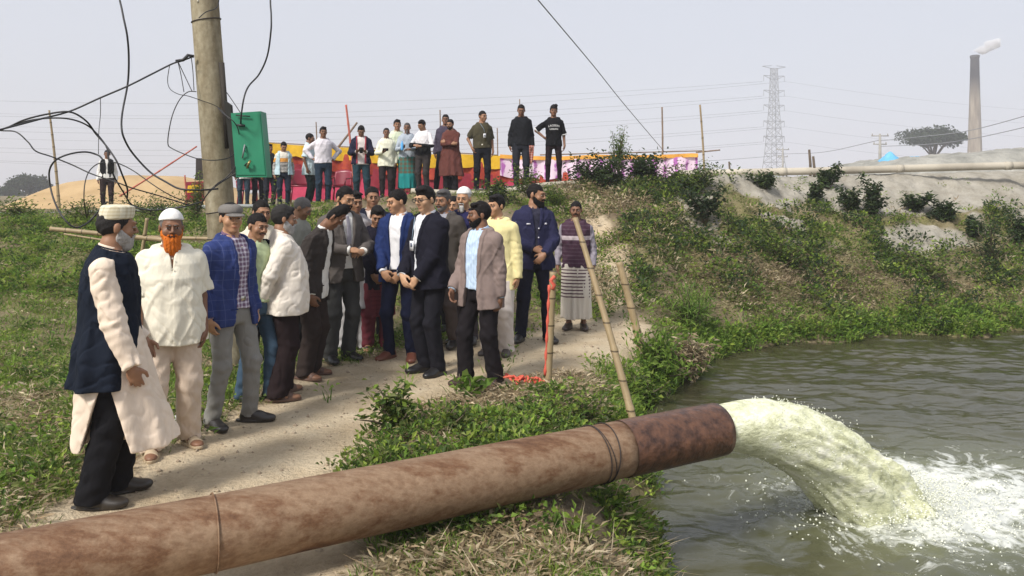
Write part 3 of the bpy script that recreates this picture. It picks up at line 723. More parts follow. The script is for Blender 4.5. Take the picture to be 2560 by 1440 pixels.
# blue tarpaulins on the mound
tarpm = noisy('blue_tarp', (.10, .33, .55), (.16, .45, .68), 3, .5, .4, .5, .03, 6)
def tarp(px, py, d, w_, h, label, seed):
    rg = np.random.default_rng(seed); o = W(px, py, d); n_ = 22; xs = np.linspace(-1, 1, n_); X, Y = np.meshgrid(xs, xs, indexing='ij')
    Z = h * (1 - np.abs(X) ** 1.3) * (1 - .7 * np.abs(Y)) + .08 * fbm2(X * 4 + seed, Y * 4, 3, seed)
    P = np.stack([X * w_ / 2, Y * w_ * .4, Z - h], -1).reshape(-1, 3); idx = np.arange(n_ * n_).reshape(n_, n_)
    F = np.stack([idx[:-1, :-1], idx[1:, :-1], idx[1:, 1:], idx[:-1, 1:]], -1).reshape(-1, 4)
    ob = mesh_obj('tarpaulin', P, F, tarpm); ob.location = o; md = ob.modifiers.new('thick', 'SOLIDIFY'); md.thickness = .01
    return tag(ob, label, 'tarpaulin', 'blue tarpaulins on the rubble mound')
tarp(2226, 378, 27.0, 1.0, .5, 'bright blue peaked tarpaulin on the mound by the electric pole', 3)
tarp(2285, 389, 27.0, .9, .22, 'low flat blue tarpaulin on the mound below the spreading tree', 6)

# chimney with smoke
ch = empty('brick_chimney', tuple(W(2437, 0, 220).xy) + (0,), 0, 'tall tapering kiln chimney of weathered brick, sooty at the top', 'chimney')
m, n, b = new_mat('weathered_brick', .9, .15)
v = coords(n, 'Object', (1, 1, .12)); f = noise(n, v, .9, 8, .7)
sep = n.nodes.new('ShaderNodeSeparateXYZ'); n.links.new(coords(n), sep.inputs[0])
c = ramp(n, f, [(.3, (.10, .08, .06)), (.5, (.24, .20, .15)), (.7, (.40, .35, .27))])
soot = ramp(n, math_(n, 'ADD', math_(n, 'MULTIPLY', sep.outputs[2], 1 / 42), math_(n, 'MULTIPLY', f, .12)), [(.72, (0, 0, 0)), (.90, (1, 1, 1))])
n.links.new(mixc(n, soot, c, (.02, .018, .018)), b.inputs['Base Color']); bump(n, b, noise(n, coords(n), 3, 6), .1, .5)
MB().lathe([(2.25, -1), (2.2, 0), (2.0, 9), (1.72, 18), (1.45, 27), (1.22, 36), (1.12, 40.6)], 28).build('shaft', m, ch)
MB().lathe([(1.12, 40.5), (1.25, 40.7), (1.25, 41.3), (1.05, 41.4), (.8, 41.3), (.8, 38)], 28).build('rim', plain('soot', (.05, .048, .048), .9), ch)
# smoke: soft puffs of real volume drifting from the top
sm, n, b = new_mat('smoke'); n.nodes.remove(b); pv = n.nodes.new('ShaderNodeVolumePrincipled')
pv.inputs['Color'].default_value = (.97, .97, .98, 1); pv.inputs['Density'].default_value = .35
tcx = coords(n, 'Object'); nz_ = noise(n, tcx, .45, 4, .6)
n.links.new(math_(n, 'MULTIPLY', ramp(n, nz_, [(.36, (0, 0, 0)), (.60, (1, 1, 1))]), 1.6), pv.inputs['Density'])
n.links.new(pv.outputs[0], n.nodes['Material Output'].inputs['Volume'])
def sphere_mesh(nu=24, nv=14):
    V = [(0, 0, 1)]; F = []
    for i in range(1, nv):
        t = math.pi * i / nv
        for k in range(nu): a = 2 * math.pi * k / nu; V.append((math.sin(t) * math.cos(a), math.sin(t) * math.sin(a), math.cos(t)))
    V.append((0, 0, -1)); L = len(V) - 1
    for k in range(nu): F.append((0, 1 + k, 1 + (k + 1) % nu)); F.append((L, L - nu + (k + 1) % nu, L - nu + k))
    for i in range(nv - 2):
        for k in range(nu):
            a, b = 1 + i * nu + k, 1 + i * nu + (k + 1) % nu; F.append((a, a + nu, b + nu, b))
    return np.array(V, float), F
Vs, Fs = sphere_mesh(40, 24)
smk = Vs * np.array([4.2, 2.0, 1.7]); smk[:, 2] += smk[:, 0] * .45 ; sc_ = .35 + .65 * sstep(-4.5, 1, smk[:, 0]); smk[:, 1] *= sc_; smk[:, 2] = smk[:, 2] * sc_ + (1 - sc_) * -1.2
smk += np.stack([vnoise3(smk, .6, q) * .7 for q in range(3)], -1)
o = mesh_obj('smoke', smk, Fs, sm); o.location = (ch.location.x + 3.6, ch.location.y, 43.7)
tag(o, 'white smoke drifting right from the chimney top', 'smoke', kind='stuff')

# lattice pylon and power lines
steelg = plain('galvanised_steel', (.25, .26, .27), .6, .4, .3)
py_ = empty('pylon', tuple(W(1935, 0, 260).xy) + (0,), R(12), 'tall grey lattice power pylon on the horizon', 'pylon')
PH = 44.0
def hw(z): return float(np.interp(z, [0, 14, 30, PH], [3.9, 2.3, 1.25, .8]))
fr = MB()
lev = [0, 4.5, 8.5, 12, 15, 18, 20.8, 23.5, 26, 28.4, 30.8, 33.2, 35.6, 38, 40.4, 42.2, 44]
for sx in (-1, 1):
    for sy in (-1, 1):
        fr.tube([(sx * hw(z), sy * hw(z), z) for z in lev], .13, 4)
for a, c in zip(lev[:-1], lev[1:]):
    for (q, r_) in (((-1, -1), (1, -1)), ((1, -1), (1, 1)), ((1, 1), (-1, 1)), ((-1, 1), (-1, -1))):
        fr.tube([(q[0] * hw(a), q[1] * hw(a), a), (r_[0] * hw(c), r_[1] * hw(c), c)], .07, 4); fr.tube([(r_[0] * hw(a), r_[1] * hw(a), a), (q[0] * hw(c), q[1] * hw(c), c)], .07, 4)
        fr.tube([(q[0] * hw(c), q[1] * hw(c), c), (r_[0] * hw(c), r_[1] * hw(c), c)], .06, 4)
fr.build('lattice_tower', steelg, py_, False)
for z in (20.8, 26, 31.5, 36.5, 41.5, 44):
    a = MB(); ex = 4.4 if z > 43 else 3.9
    for s_ in (-1, 1):
        a.tube([(s_ * hw(z), 0, z), (s_ * ex, 0, z + (.7 if z > 43 else .1))], .1, 4); a.tube([(s_ * hw(z - 1.2), 0, z - 1.2 if z < 43 else z + 1.0), (s_ * ex, 0, z + (.7 if z > 43 else .1))], .09, 4)
        a.tube([(s_ * hw(z) * 1.8, 0, z), (s_ * hw(z - 1.2) * 1.8, 0, z - .6)], .05, 4)
        if z < 43: a.tube([(s_ * ex, 0, z), (s_ * ex, 0, z - 1.9)], .09, 4)
    a.build('cross_arm', steelg, py_, False)
linem = plain('line_wire', (.22, .23, .25), .6)
k = 0
for z in (24.1, 29.6, 34.6, 39.6, 18.9):
    for s_ in (-1, 1):
        a = Vector((py_.location.x + s_ * 3.9, 260, z)); far = Vector((-330 + s_ * 3, 300 + 40 * s_, z + 2 + k * .3)); pts = []
        for i in range(31):
            t = i / 30; p = a.lerp(far, t); p.z -= 4 * 9 * t * (1 - t); pts.append(p - a)
        o = MB().tube(pts, .05, 4).build('power_line', linem); o.location = a
        tag(o, 'thin power line strung across the sky to the left of the pylon', 'power line', 'power lines left of the pylon')
        if s_ > 0:
            far = Vector((420, 330, z + 3)); pts = []
            for i in range(21):
                t = i / 20; p = a.lerp(far, t); p.z -= 4 * 10 * t * (1 - t); pts.append(p - a)
            o = MB().tube(pts, .035, 4).build('power_line', linem); o.location = a
            tag(o, 'thin power line running right from the pylon behind the chimney', 'power line', 'power lines right of the pylon')
    k += 1

def spole(px, top, bot, d, r_, label, mat, arms=True, name='utility_pole'):
    v = W(px, bot, d); hgt = (bot - top) / FPX * d; e = empty(name, tuple(v), 0, label, 'pole')
    MB().lathe([(r_ * 1.2, -1.5), (r_, 0), (r_ * .7, hgt)], 10).build('shaft', mat, e)
    if arms:
        for (z, l) in ((.93, .9), (.62, .7)):
            MB().box((0, 0, hgt * z), (l * 2, .1, .1)).build('cross_arm', mat, e)
            for s_ in (-.9, 0, .9): MB().lathe([(.05, 0), (.07, .1), (.03, .25)], 8, (s_ * l, 0, hgt * z)).build('insulator', mat, e)
    return e
conc_far = noisy('far_concrete', (.25, .24, .22), (.35, .34, .31), 2)
spole(2200, 335, 402, 80, .16, 'thin electric pole beside the blue tarpaulin', conc_far)
spole(1957, 370, 428, 110, .14, 'slim pole close to the right foot of the pylon', conc_far)
wood = noisy('old_wood', (.07, .055, .045), (.15, .12, .09), 14, .9, .2, .6, .01)
for px, top, bot, d, lb in ((1824, 402, 445, 24, 'short post on the crest between the cloth and the stakes'), (2025, 373, 440, 18.4, 'dark taller stake beside the big pipeline'), (2035, 390, 445, 17.9, 'shorter brown stake in front of the big pipeline')):
    v = W(px, bot + 6, d); o = MB().tube([(0, 0, -.3), (.01, 0, (bot - top) / FPX * d * .5), (-.02, 0, (bot - top) / FPX * d + .05)], [.035, .032, .028], 7).build('stake', wood); o.location = (v.x, d, v.z)
    tag(o, lb, 'stake', 'stakes on the embankment crest')
def wire(name, pts, r_, mat, label, group=None, n=6, cat='wire', sub=8):
    P = smooth_path(pts, sub); o0 = P[0].copy(); o = MB().tube([p - o0 for p in P], r_, n).build(name, mat); o.location = o0
    return tag(o, label, cat, group)
for pts, lb in (([W(2200, 352, 80), W(2300, 342, 76), W(2430, 325, 70), W(2640, 268, 60)], 'upper wire sloping up right behind the chimney'), ([W(2200, 366, 80), W(2330, 360, 76), W(2440, 345, 70), W(2640, 300, 60)], 'lower wire sloping up right behind the chimney'),
                ([W(1957, 385, 110), W(2060, 380, 98), W(2200, 350, 80)], 'wire from the slim pole to the electric pole'), ([W(1730, 405, 110), W(1860, 396, 110), W(1957, 388, 110)], 'wire running left from the slim pole near the pylon')):
    wire('overhead_wire', pts, .035, linem, lb, 'far overhead wires')

# pipelines on the crest
pvc = noisy('dusty_pvc', (.30, .27, .22), (.50, .46, .38), 1.2, .8, .3, .3, .01, 14)
def resting(pts, r_):
    return [Vector((x, y, tz(x, y) + r_ * .8 + dz)) for (x, y, dz) in pts]
P = smooth_path([Vector((x, y, CAMZ - (p - HPY) / FPX * y)) for (x, y, p) in ((4.0, 18.3, 435), (5.6, 18.1, 431), (7.4, 17.9, 427), (9.0, 17.8, 422), (10.5, 17.6, 417), (12, 17.4, 413), (14.5, 17.2, 408))], 10)
e = empty('pipeline', tuple(P[0]), 0, 'long thick pale pipeline lying along the right embankment crest', 'pipeline')
MB().tube([p - P[0] for p in P], .088, 20).build('pipe_run', pvc, e)
for i in (14, 30, 46):
    MB().tube([P[i] - P[0], P[i + 1] - P[0]], .096, 20).build('coupling', pvc, e)
P = smooth_path(resting([(-13, 16.9, .03), (-10.5, 16.8, .0), (-8.2, 16.8, .02), (-6.4, 16.9, 0), (-5, 17, 0)], .04), 10)
o = MB().tube([p - P[0] for p in P], .045, 12).build('pipeline', noisy('grey_hose', (.22, .24, .24), (.32, .34, .33), 3, .6)); o.location = P[0]
tag(o, 'thin grey hose pipe lying along the left bank top', 'pipeline')
P = smooth_path(resting([(-2.2, 16.6, .03), (-.6, 16.5, .0), (.6, 16.6, .02), (1.8, 16.9, 0)], .05), 10)
o = MB().tube([p - P[0] for p in P], .06, 12).build('pipeline', pvc); o.location = P[0]
tag(o, 'short pale hose at the feet of the men on the crest', 'pipeline')

# festive cloth wall
def cloth_strip(name, pts_top, h0, h1, mat, parent, amp=.03, folds=9, sag=0, scal=0, org=(0, 0, 0)):
    """cloth band hanging from a rope; h0..h1 drops below the rope"""
    P = np.array(pts_top, float); L = np.concatenate([[0], np.cumsum(np.hypot(*(P[1:, :2] - P[:-1, :2]).T))]); n_ = int(L[-1] / .035); u = np.linspace(0, L[-1], n_)
    x = np.interp(u, L, P[:, 0]); y = np.interp(u, L, P[:, 1]); zt = np.interp(u, L, P[:, 2]) - .035 * np.abs(np.sin(u * 1.25))
    nv = 10; V = []
    for j in range(nv):
        t = j / (nv - 1); hh = h0 + (h1 - h0) * t
        if scal: hh = hh + scal * t * np.abs(np.sin(u * math.pi / .8))
        fold = np.sin(u * folds + 2 * fbm2(u * .6, u * 0, 2, 3)) * amp * (.5 + t)
        V.append(np.stack([x, y + fold, zt - hh], -1))
    V = np.concatenate(V) - np.array(org); idx = np.arange(nv * n_).reshape(nv, n_)
    F = np.stack([idx[:-1, :-1], idx[1:, :-1], idx[1:, 1:], idx[:-1, 1:]], -1).reshape(-1, 4)
    return mesh_obj(name, V, F, mat, parent)
TY = 20.0
def tp(px, py, d=TY): v = W(px, py, d); return (v.x, v.y, v.z)
def fabric(name, c, c2=None, sc=8):
    m = noisy(name, tuple(q * .85 for q in c), c2 or c, sc, .75, .25, .35, .01, 30); return m
yel = fabric('yellow_cloth', (.66, .38, .02), (.74, .46, .03)); red = fabric('red_cloth', (.33, .03, .03), (.44, .08, .035)); mar = fabric('maroon_cloth', (.22, .02, .035), (.30, .03, .05)); pink = fabric('pink_cloth', (.52, .05, .11), (.58, .07, .14)); ora = fabric('orange_trim', (.80, .36, .05), (.85, .45, .10))
m, n, b = new_mat('patterned_cloth', .8, .2)
v = coords(n, 'Object', (1, 1, 1)); sepx = n.nodes.new('ShaderNodeSeparateXYZ'); n.links.new(v, sepx.inputs[0])
wv = math_(n, 'SINE', math_(n, 'MULTIPLY', sepx.outputs[0], 22)); nz1 = noise(n, coords(n, 'Object', (1, 1, .5)), 9, 3)
mk = ramp(n, math_(n, 'ADD', math_(n, 'MULTIPLY', wv, .18), nz1), [(.52, (0, 0, 0)), (.66, (1, 1, 1))])
n.links.new(mixc(n, mk, (.78, .62, .74), (.42, .14, .42)), b.inputs['Base Color']); pat = m
tw = empty('cloth_wall', tp(664, 470), 0, 'yellow and red festive cloth wall behind the men on the embankment', 'cloth wall')
org = tuple(tw.location)
ropeL = [tp(664, 357), tp(800, 362), tp(930, 372), tp(1060, 383), tp(1250, 386)]
cloth_strip('valance', ropeL, 0, .29, yel, tw, .02, 7, scal=.07, org=org)
cloth_strip('drape', [(a, b + .03, c) for a, b, c in ropeL], .18, .62, red, tw, .035, 11, scal=.05, org=org)
cloth_strip('panel', [(a, b + .06, c) for a, b, c in ropeL], .5, 1.0, mar, tw, .03, 8, org=org)
cloth_strip('skirt', [(a, b + .09, c) for a, b, c in ropeL], .78, 1.45, pink, tw, .03, 6, org=org)
tw2 = empty('cloth_wall', tp(1250, 470), 0, 'white and purple patterned cloth wall with orange trim behind the bushes', 'cloth wall')
org = tuple(tw2.location); ropeR = [tp(1250, 386), tp(1400, 388), tp(1560, 385), tp(1745, 383)]
cloth_strip('trim', ropeR, 0, .10, ora, tw2, .015, 7, org=org)
cloth_strip('panel', [(a, b + .03, c) for a, b, c in ropeR], .08, .55, pat, tw2, .035, 9, scal=.06, org=org)
ropeM = ropeR[:2] + [tp(1470, 386)]
cloth_strip('drape', [(a, b + .07, c) for a, b, c in ropeM], .42, .72, red, tw2, .03, 10, org=org)
cloth_strip('skirt', [(a, b + .10, c) for a, b, c in ropeM], .66, 1.1, pink, tw2, .03, 7, org=org)
cloth_strip('lining', [(a, b + .12, c) for a, b, c in ropeR[1:]], .5, .8, fabric('white_cloth', (.7, .68, .68)), tw2, .03, 7, org=org)
bam = noisy('bamboo', (.36, .25, .12), (.55, .42, .22), 6, .55, .3, .4, .004, 60)
bamd = noisy('weathered_bamboo', (.16, .11, .08), (.27, .20, .14), 6, .7, .3, .4, .004, 60)
redb = noisy('red_painted_bamboo', (.40, .08, .06), (.52, .18, .12), 6, .6)
def bam_mat(c1, c2, nodes, ax):
    m, n, b = new_mat('bamboo', .5, .3); v = coords(n); f = noise(n, coords(n, 'Object', (1, 1, .15)), 30, 6, .6)
    t = n.nodes.new('ShaderNodeTexCoord'); sp_ = n.nodes.new('ShaderNodeSeparateXYZ'); n.links.new(t.outputs['Generated'], sp_.inputs[0])
    q = math_(n, 'ABSOLUTE', math_(n, 'SUBTRACT', math_(n, 'MODULO', math_(n, 'ADD', math_(n, 'MULTIPLY', sp_.outputs[ax], nodes), .5), 1), .5))
    base = mixc(n, noise(n, v, 3, 5), mixc(n, f, c1, c2), tuple(x_ * .6 for x_ in c1))
    n.links.new(mixc(n, math_(n, 'LESS_THAN', q, .03), base, tuple(x_ * .3 for x_ in c1)), b.inputs['Base Color']); bump(n, b, f, .003, .5)
    return m
def bamboo(a, b, r0, r1, mat, label, group=None, nodes=6, name='bamboo_pole', n=10):
    a = Vector(a); b = Vector(b); pts = []; rr_ = []; L = (b - a).length; sag = Vector((.004, 0, 0)) * L
    for i in range(nodes * 6 + 1):
        t = i / (nodes * 6); r_ = r0 + (r1 - r0) * t
        if i % 6 == 0: r_ *= 1.16
        pts.append(a.lerp(b, t) - a + sag * math.sin(t * 3.14) * 2); rr_.append(r_)
    dv = b - a; ax = max(range(3), key=lambda q: abs(dv[q]))
    if mat is bam: mat = bam_mat((.30, .22, .12), (.52, .41, .24), nodes, ax)
    o = MB().tube(pts, rr_, n).build(name, mat); o.location = a
    return tag(o, label, 'bamboo pole', group)
BP = 'bamboo poles holding the festive cloth'
for (p0, p1, d, r_, mt, lb) in (((888, 500), (865, 262), 18.6, .03, redb, 'reddish bamboo pole rising just left of the youth in the navy and red jacket'), ((1655, 460), (1655, 268), 20.2, .025, bamd, 'dark bamboo pole where the slanting wire ends'),
        ((1762, 470), (1750, 262), 19.8, .028, bam, 'pale bamboo pole at the right end of the patterned cloth'), ((1100, 480), (1100, 275), 20.3, .02, bamd, 'thin dark pole behind the man with crossed arms'),
        ((1243, 470), (1243, 320), 20.3, .018, bamd, 'thin dark pole right of the man in the olive uniform'), ((1299, 400), (1299, 248), 20.4, .015, bamd, 'thin pole tip above the head of the man in the black shirt'),
        ((793, 420), (790, 305), 20.3, .018, bamd, 'thin pole tip left of the youth with hands on hips'), ((842, 372), (893, 306), 19.6, .03, bamd, 'slanting dark pole leaning across the reddish one')):
    bamboo(W(*p0, d), W(*p1, d), r_, r_ * .8, mt, lb, BP, 5)
for (p0, p1, d, r_, mt, lb) in (((1350, 387), (1755, 377), 20.25, .015, bamd, 'horizontal bamboo rail along the top of the patterned cloth'), ((1740, 381), (1800, 375), 19.9, .018, bamd, 'short horizontal bamboo end poking out right of the last upright pole'),
        ((660, 356), (1245, 388), 20.2, .014, bamd, 'horizontal bamboo rail along the top of the yellow cloth')):
    bamboo(W(*p0, d), W(*p1, d), r_, r_, mt, lb, 'horizontal bamboo rails', 5)
# cloth scraps left of the pole
tw3 = empty('cloth_wall', tp(462, 520, 19), 0, 'yellow and maroon cloth end showing left of the concrete pole', 'cloth wall'); org = tuple(tw3.location)
cloth_strip('panel', [tp(466, 455, 19), tp(520, 450, 19)], 0, .5, mar, tw3, .03, 9, org=org); cloth_strip('valance', [tp(470, 462, 18.9), tp(500, 458, 18.9)], .02, .2, yel, tw3, .04, 9, org=org)
cloth_strip('drape', [tp(490, 395, 19), tp(520, 395, 19)], 0, .55, fabric('dark_cloth', (.05, .04, .04)), tw3, .02, 9, org=org)

# left far bamboo things
bamboo(W(148, 520, 17.5), W(123, 276, 17.5), .035, .02, bam, 'tall thin bamboo pole standing on the left bank top', None, 8)
bamboo(W(300, 490, 17), W(492, 366, 17), .02, .015, redb, 'thin reddish bamboo slanting up towards the concrete pole', None, 6)
bamboo(W(466, 510, 17), W(462, 438, 17), .02, .016, redb, 'short thin bamboo stake left of the yellow cloth end', None, 4)
bamboo(W(126, 572, 9.0), W(410, 600, 9.0), .026, .03, bam, 'long pale bamboo rail left of the cap wearing men', 'bamboo rails on the left bank', 7)
bamboo(W(300, 592, 9.15), W(530, 597, 9.15), .024, .022, bam, 'second bamboo rail passing behind the man with the orange beard', 'bamboo rails on the left bank', 6)
bamboo(W(160, 585, 9.3), W(330, 612, 9.1), .010, .014, bam, 'thin split bamboo under the long rail', 'bamboo rails on the left bank', 5)
bamboo(W(332, 760, 9.0), W(368, 545, 9.0), .024, .02, bam, 'short bamboo post crossing the rails behind the two capped men', None, 5)

# foreground bamboo
bamboo((1.13, 6.4, -.55), W(1438, 545, 7.3), .036, .025, bam, 'long bamboo pole leaning left in front of the man in the lungi', None, 9, n=14)
bamboo((1.66, 9.3, tz(1.66, 9.3) - .25), W(1548, 655, 9.5), .05, .043, bam, 'thick leaning bamboo stump in the green weeds by the water', None, 5, n=14)
x_, y_ = at(1367, 0, 7.12); zb = tz(x_, y_)
bp = empty('bamboo_pole', (x_, y_, zb), 0, 'upright bamboo post painted red down one side beside the path', 'bamboo pole')
top = W(1383, 678, 7.12) - Vector((x_, y_, zb)); pts = []; rr_ = []
for i in range(31): t = i / 30; pts.append(Vector((0, 0, -.2)).lerp(top, t)); rr_.append((.036 - .004 * t) * (1.12 if i % 6 == 0 else 1))
MB().tube(pts, rr_, 14).build('culm', bam_mat((.30, .22, .12), (.52, .41, .24), 5, 2), bp)
redr = noisy('red_ribbon', (.50, .07, .05), (.62, .14, .09), 20, .7)
rb = MB()
rb.tube([(p.x - .030, p.y - .016, p.z) for p in pts[7:28]], [.014 + .006 * math.sin(i * 1.7) for i in range(21)], 6)
rb.tube([(p.x + .02 * math.sin(i * 2.4), p.y - .022, p.z) for i, p in enumerate(pts[26:30])], .02, 6)
rb.build('red_ribbon', redr, bp)
rg = np.random.default_rng(8); pts = []
for i in range(60):
    t = i / 59; px = 1362 - 95 * t + rg.normal(0, 5); py = 968 - 22 * t + rg.normal(0, 5); d = 7.0 + rg.normal(0, .06) + .2 * t; v = W(px, py, d); pts.append((v.x, v.y, tz(v.x, v.y) + .05 + abs(rg.normal(0, .02))))
wire('rope', pts, .011, redr, 'tangled red rope lying at the foot of the red painted bamboo post', cat='rope', sub=4)
x_, y_ = at(390, 0, 5.75)
o = MB().tube([(-.25, -.12, .05), (.27, .14, .07)], .035, 14).build('plastic_pipe', plain('white_plastic', (.62, .62, .58), .5)); o.location = (x_, y_, tz(x_, y_))
tag(o, 'short white plastic pipe on the grass behind the man with the orange beard', 'pipe')

# ------------------------------------------------------------ concrete pole, box, cables
PX, PY_ = at(580, 0, 8.0)
cp = empty('concrete_pole', (PX, PY_, tz(PX, PY_)), 0, 'leaning round concrete utility pole stained brown', 'pole')
m, n, b = new_mat('stained_concrete', .9, .2)
v = coords(n, 'Object', (1, 1, .25)); f = noise(n, v, 4.5, 8, .7); f2 = noise(n, coords(n), 16, 6, .7)
c = ramp(n, f, [(.28, (.12, .095, .055)), (.45, (.24, .20, .13)), (.6, (.35, .31, .22)), (.75, (.45, .41, .32))])
mm = n.nodes.new('ShaderNodeMix'); mm.data_type = 'RGBA'; mm.blend_type = 'MULTIPLY'; mm.inputs['Factor'].default_value = .6
n.links.new(c, mm.inputs['A']); n.links.new(ramp(n, f2, [(.3, (.55, .52, .45)), (.6, (1, 1, 1))]), mm.inputs['B']); n.links.new(mm.outputs['Result'], b.inputs['Base Color'])
bump(n, b, f2, .01, .7)
LEAN = -.075
def pc(py): return W(556 + (py - 590) * .075, py, 8.0)
z0 = tz(PX, PY_); hg = 9.0
MB().tube([Vector((LEAN * z, 0, z)) for z in np.linspace(-.3, hg, 24)], list(np.linspace(.150, .128, 24)), 28).build('shaft', m, cp)
for z in (3.62, 1.62, 1.35):
    MB().tube([Vector((LEAN * z + .145 * math.cos(a), .145 * math.sin(a), z + .03 * math.sin(a + 1))) for a in np.linspace(0, 6.283, 25)], .006, 6, False).build('strap', wirem, cp)
blk = plain('black_cable', (.022, .022, .024), .5, .4)
MB().box((LEAN * 2.85 + .16, -.06, 2.72), (.05, .03, .9), Matrix.Rotation(-.075, 3, 'Y')).build('bracket', plain('rusty_bracket', (.03, .025, .02), .8), cp)
wt = plain('chipped_concrete', (.66, .62, .52), .9)
MB().tube([Vector((LEAN * z - .02 + .006 * math.sin(z * 30), -.137, z)) for z in np.linspace(3.78, 3.92, 8)], .012, 5).build('chip_mark', wt, cp)

gb = empty('electric_box', tuple(W(622, 443, 7.72)), 0, 'green metal electrical box hanging on the concrete pole', 'electrical box')
o0 = gb.location
def q4(px, py, d=7.72): return W(px, py, d) - o0
gm = noisy('green_paint', (.012, .17, .09), (.025, .24, .13), 2.5, .45, .4, .2, .004, 20)
fc = [q4(577, 283), q4(652, 278), q4(667, 443), q4(590, 443)]; back = [p + Vector((.0, .17, 0)) for p in fc]
V = fc + back; F8 = [(0, 3, 2, 1), (4, 5, 6, 7), (0, 1, 5, 4), (1, 2, 6, 5), (2, 3, 7, 6), (3, 0, 4, 7)]
mesh_obj('cabinet', [tuple(v) for v in V], F8, gm, gb, False)
ctr = sum(fc, Vector()) / 4; din = [ctr + (p - ctr) * .93 + Vector((0, -.008, 0)) for p in fc]; dbk = [p + Vector((0, .007, 0)) for p in din]
mesh_obj('door', [tuple(v) for v in din + dbk], F8, gm, gb, False)
bk = [q4(560, 250, 7.86), q4(576, 262, 7.86), q4(592, 446, 7.86), q4(580, 440, 7.86)]
mesh_obj('back_plate', [tuple(v) for v in bk + [p + Vector((0, .06, 0)) for p in bk]], F8, plain('black_board', (.02, .02, .018), .85), gb, False)
MB().tube([q4(606, 395, 7.70), q4(609, 378, 7.67), q4(612, 362, 7.70)], .008, 6).build('handle', steelg, gb)
MB().tube([q4(618, 420, 7.69), q4(622, 408, 7.66), q4(626, 402, 7.68)], .012, 8).build('latch', plain('brass', (.35, .28, .12), .4, .5, .8), gb)
MB().tube([q4(590, 288, 7.69), q4(625, 291, 7.69)], .007, 6).build('hinge', blk, gb)
MB().tube([q4(592, 313, 7.69), q4(612, 314, 7.69)], .012, 8).build('cable_gland', blk, gb)
CG = 'loose black cables round the pole'
def cab(pts, r_, label, d=7.4, d2=None, mat=None):
    n_ = len(pts); ds = np.linspace(d, d2 or d, n_)
    wire('cable', [W(p[0], p[1], ds[i] + .12 * math.sin(i * 1.3)) for i, p in enumerate(pts)], r_, mat or blk, label, CG, 7, 'cable')
cab([(262, -700), (280, -340), (292, -60), (306, 30), (318, 90), (322, 150), (319, 210), (306, 280), (304, 320), (312, 350), (333, 385), (375, 430), (415, 455), (450, 472), (500, 475), (545, 472)], 0.0093, 'thick black cable dropping from the top left and curling to the pole foot')
MB_ = None
cab([(700, -700), (686, -340), (676, -40), (678, 40), (677, 80), (668, 140), (648, 185), (622, 215), (610, 245), (603, 290), (602, 312)], 0.0085, 'thick black cable dropping from the top into the green box', 7.6, 7.68)
cab([(484, 141), (455, 152), (430, 160), (380, 185), (320, 215), (250, 245), (175, 278), (100, 298), (0, 324), (-120, 350)], 0.0085, 'straight black cable running from the pole down to the left edge', 7.85, 6.8)
cab([(-120, 352), (0, 325), (60, 300), (120, 285), (175, 280), (215, 302), (240, 335), (262, 360), (290, 400), (305, 435), (318, 470), (318, 495)], 0.0085, 'black cable arching over the sand mound and dropping behind the white cap', 7.0, 7.4)
cab([(-120, 355), (0, 324), (70, 302), (135, 295), (185, 300), (225, 318), (255, 350), (268, 372), (272, 400), (285, 440), (308, 480), (330, 512), (370, 525), (440, 520), (505, 505)], 0.0076, 'second arching black cable sweeping right to the pole behind the capped men', 7.0, 7.7)
cab([(-80, 318), (0, 326), (40, 330), (70, 355), (90, 378), (130, 392), (180, 412), (230, 435), (290, 455), (330, 470), (400, 490), (470, 512)], 0.0064, 'thin black cable wandering from the left edge across the sand mound', 7.2, 7.6)
cab([(258, 400), (245, 388), (215, 380), (175, 385), (140, 400), (124, 425), (125, 460), (135, 500), (155, 540), (185, 568), (215, 560), (245, 530), (268, 505)], 0.0085, 'big black cable loop hanging left of the distant youth', 7.3)
cab([(262, 405), (240, 412), (222, 430), (212, 460), (210, 500), (214, 530), (218, 545)], 0.0051, 'small thin cable loop inside the big loop', 7.25)
cab([(275, 405), (300, 410), (335, 428), (380, 460), (420, 485), (455, 500), (480, 505)], 0.0051, 'thin cable running right from the distant youth to the pole', 7.3, 7.6)
cab([(490, 229), (470, 230), (450, 248), (432, 285), (422, 330), (420, 360), (428, 370), (460, 385), (500, 398), (545, 400), (580, 390), (594, 360), (597, 330), (585, 305), (560, 285), (545, 270)], 0.0051, 'thin cable bowing out left of the pole and looping round it', 7.75, 7.66)
cab([(424, 163), (419, 200), (425, 222), (445, 235), (470, 240), (500, 250), (545, 268), (575, 300)], 0.0038, 'thin drop wire hanging from the clamp to the pole', 7.7, 7.68)
cab([(445, 155), (452, 185), (460, 230)], 0.0043, 'short wire hanging from the left clamp', 7.75)
cab([(446, 156), (462, 190), (480, 228)], 0.0043, 'short wire slanting from the left clamp to the pole', 7.75)
cab([(478, 143), (482, 175), (485, 226)], 0.0043, 'short wire hanging straight beside the pole', 7.75)
cab([(560, 222), (580, 250), (602, 283)], 0.0043, 'thin wire slanting from the pole to the top of the green box', 7.85, 7.68)
cab([(617, 408), (600, 425), (570, 445), (540, 465), (515, 490), (500, 520)], 0.0068, 'cable leaving the latch of the green box and curling behind the pole foot', 7.66, 7.8)
cab([(612, 370), (608, 390), (595, 408), (570, 440), (545, 458), (520, 480)], 0.0051, 'cable hanging from the handle of the green box', 7.66, 7.75)
cab([(251, 245), (251, 285), (247, 330), (246, 385)], 0.0034, 'thin wire hanging from the straight cable above the distant youth', 7.5)
cab([(548, -30), (546, 8), (538, 22), (515, 30), (497, 45)], 0.0051, 'thin wire wrapped round the top of the concrete pole', 7.85, 7.82)
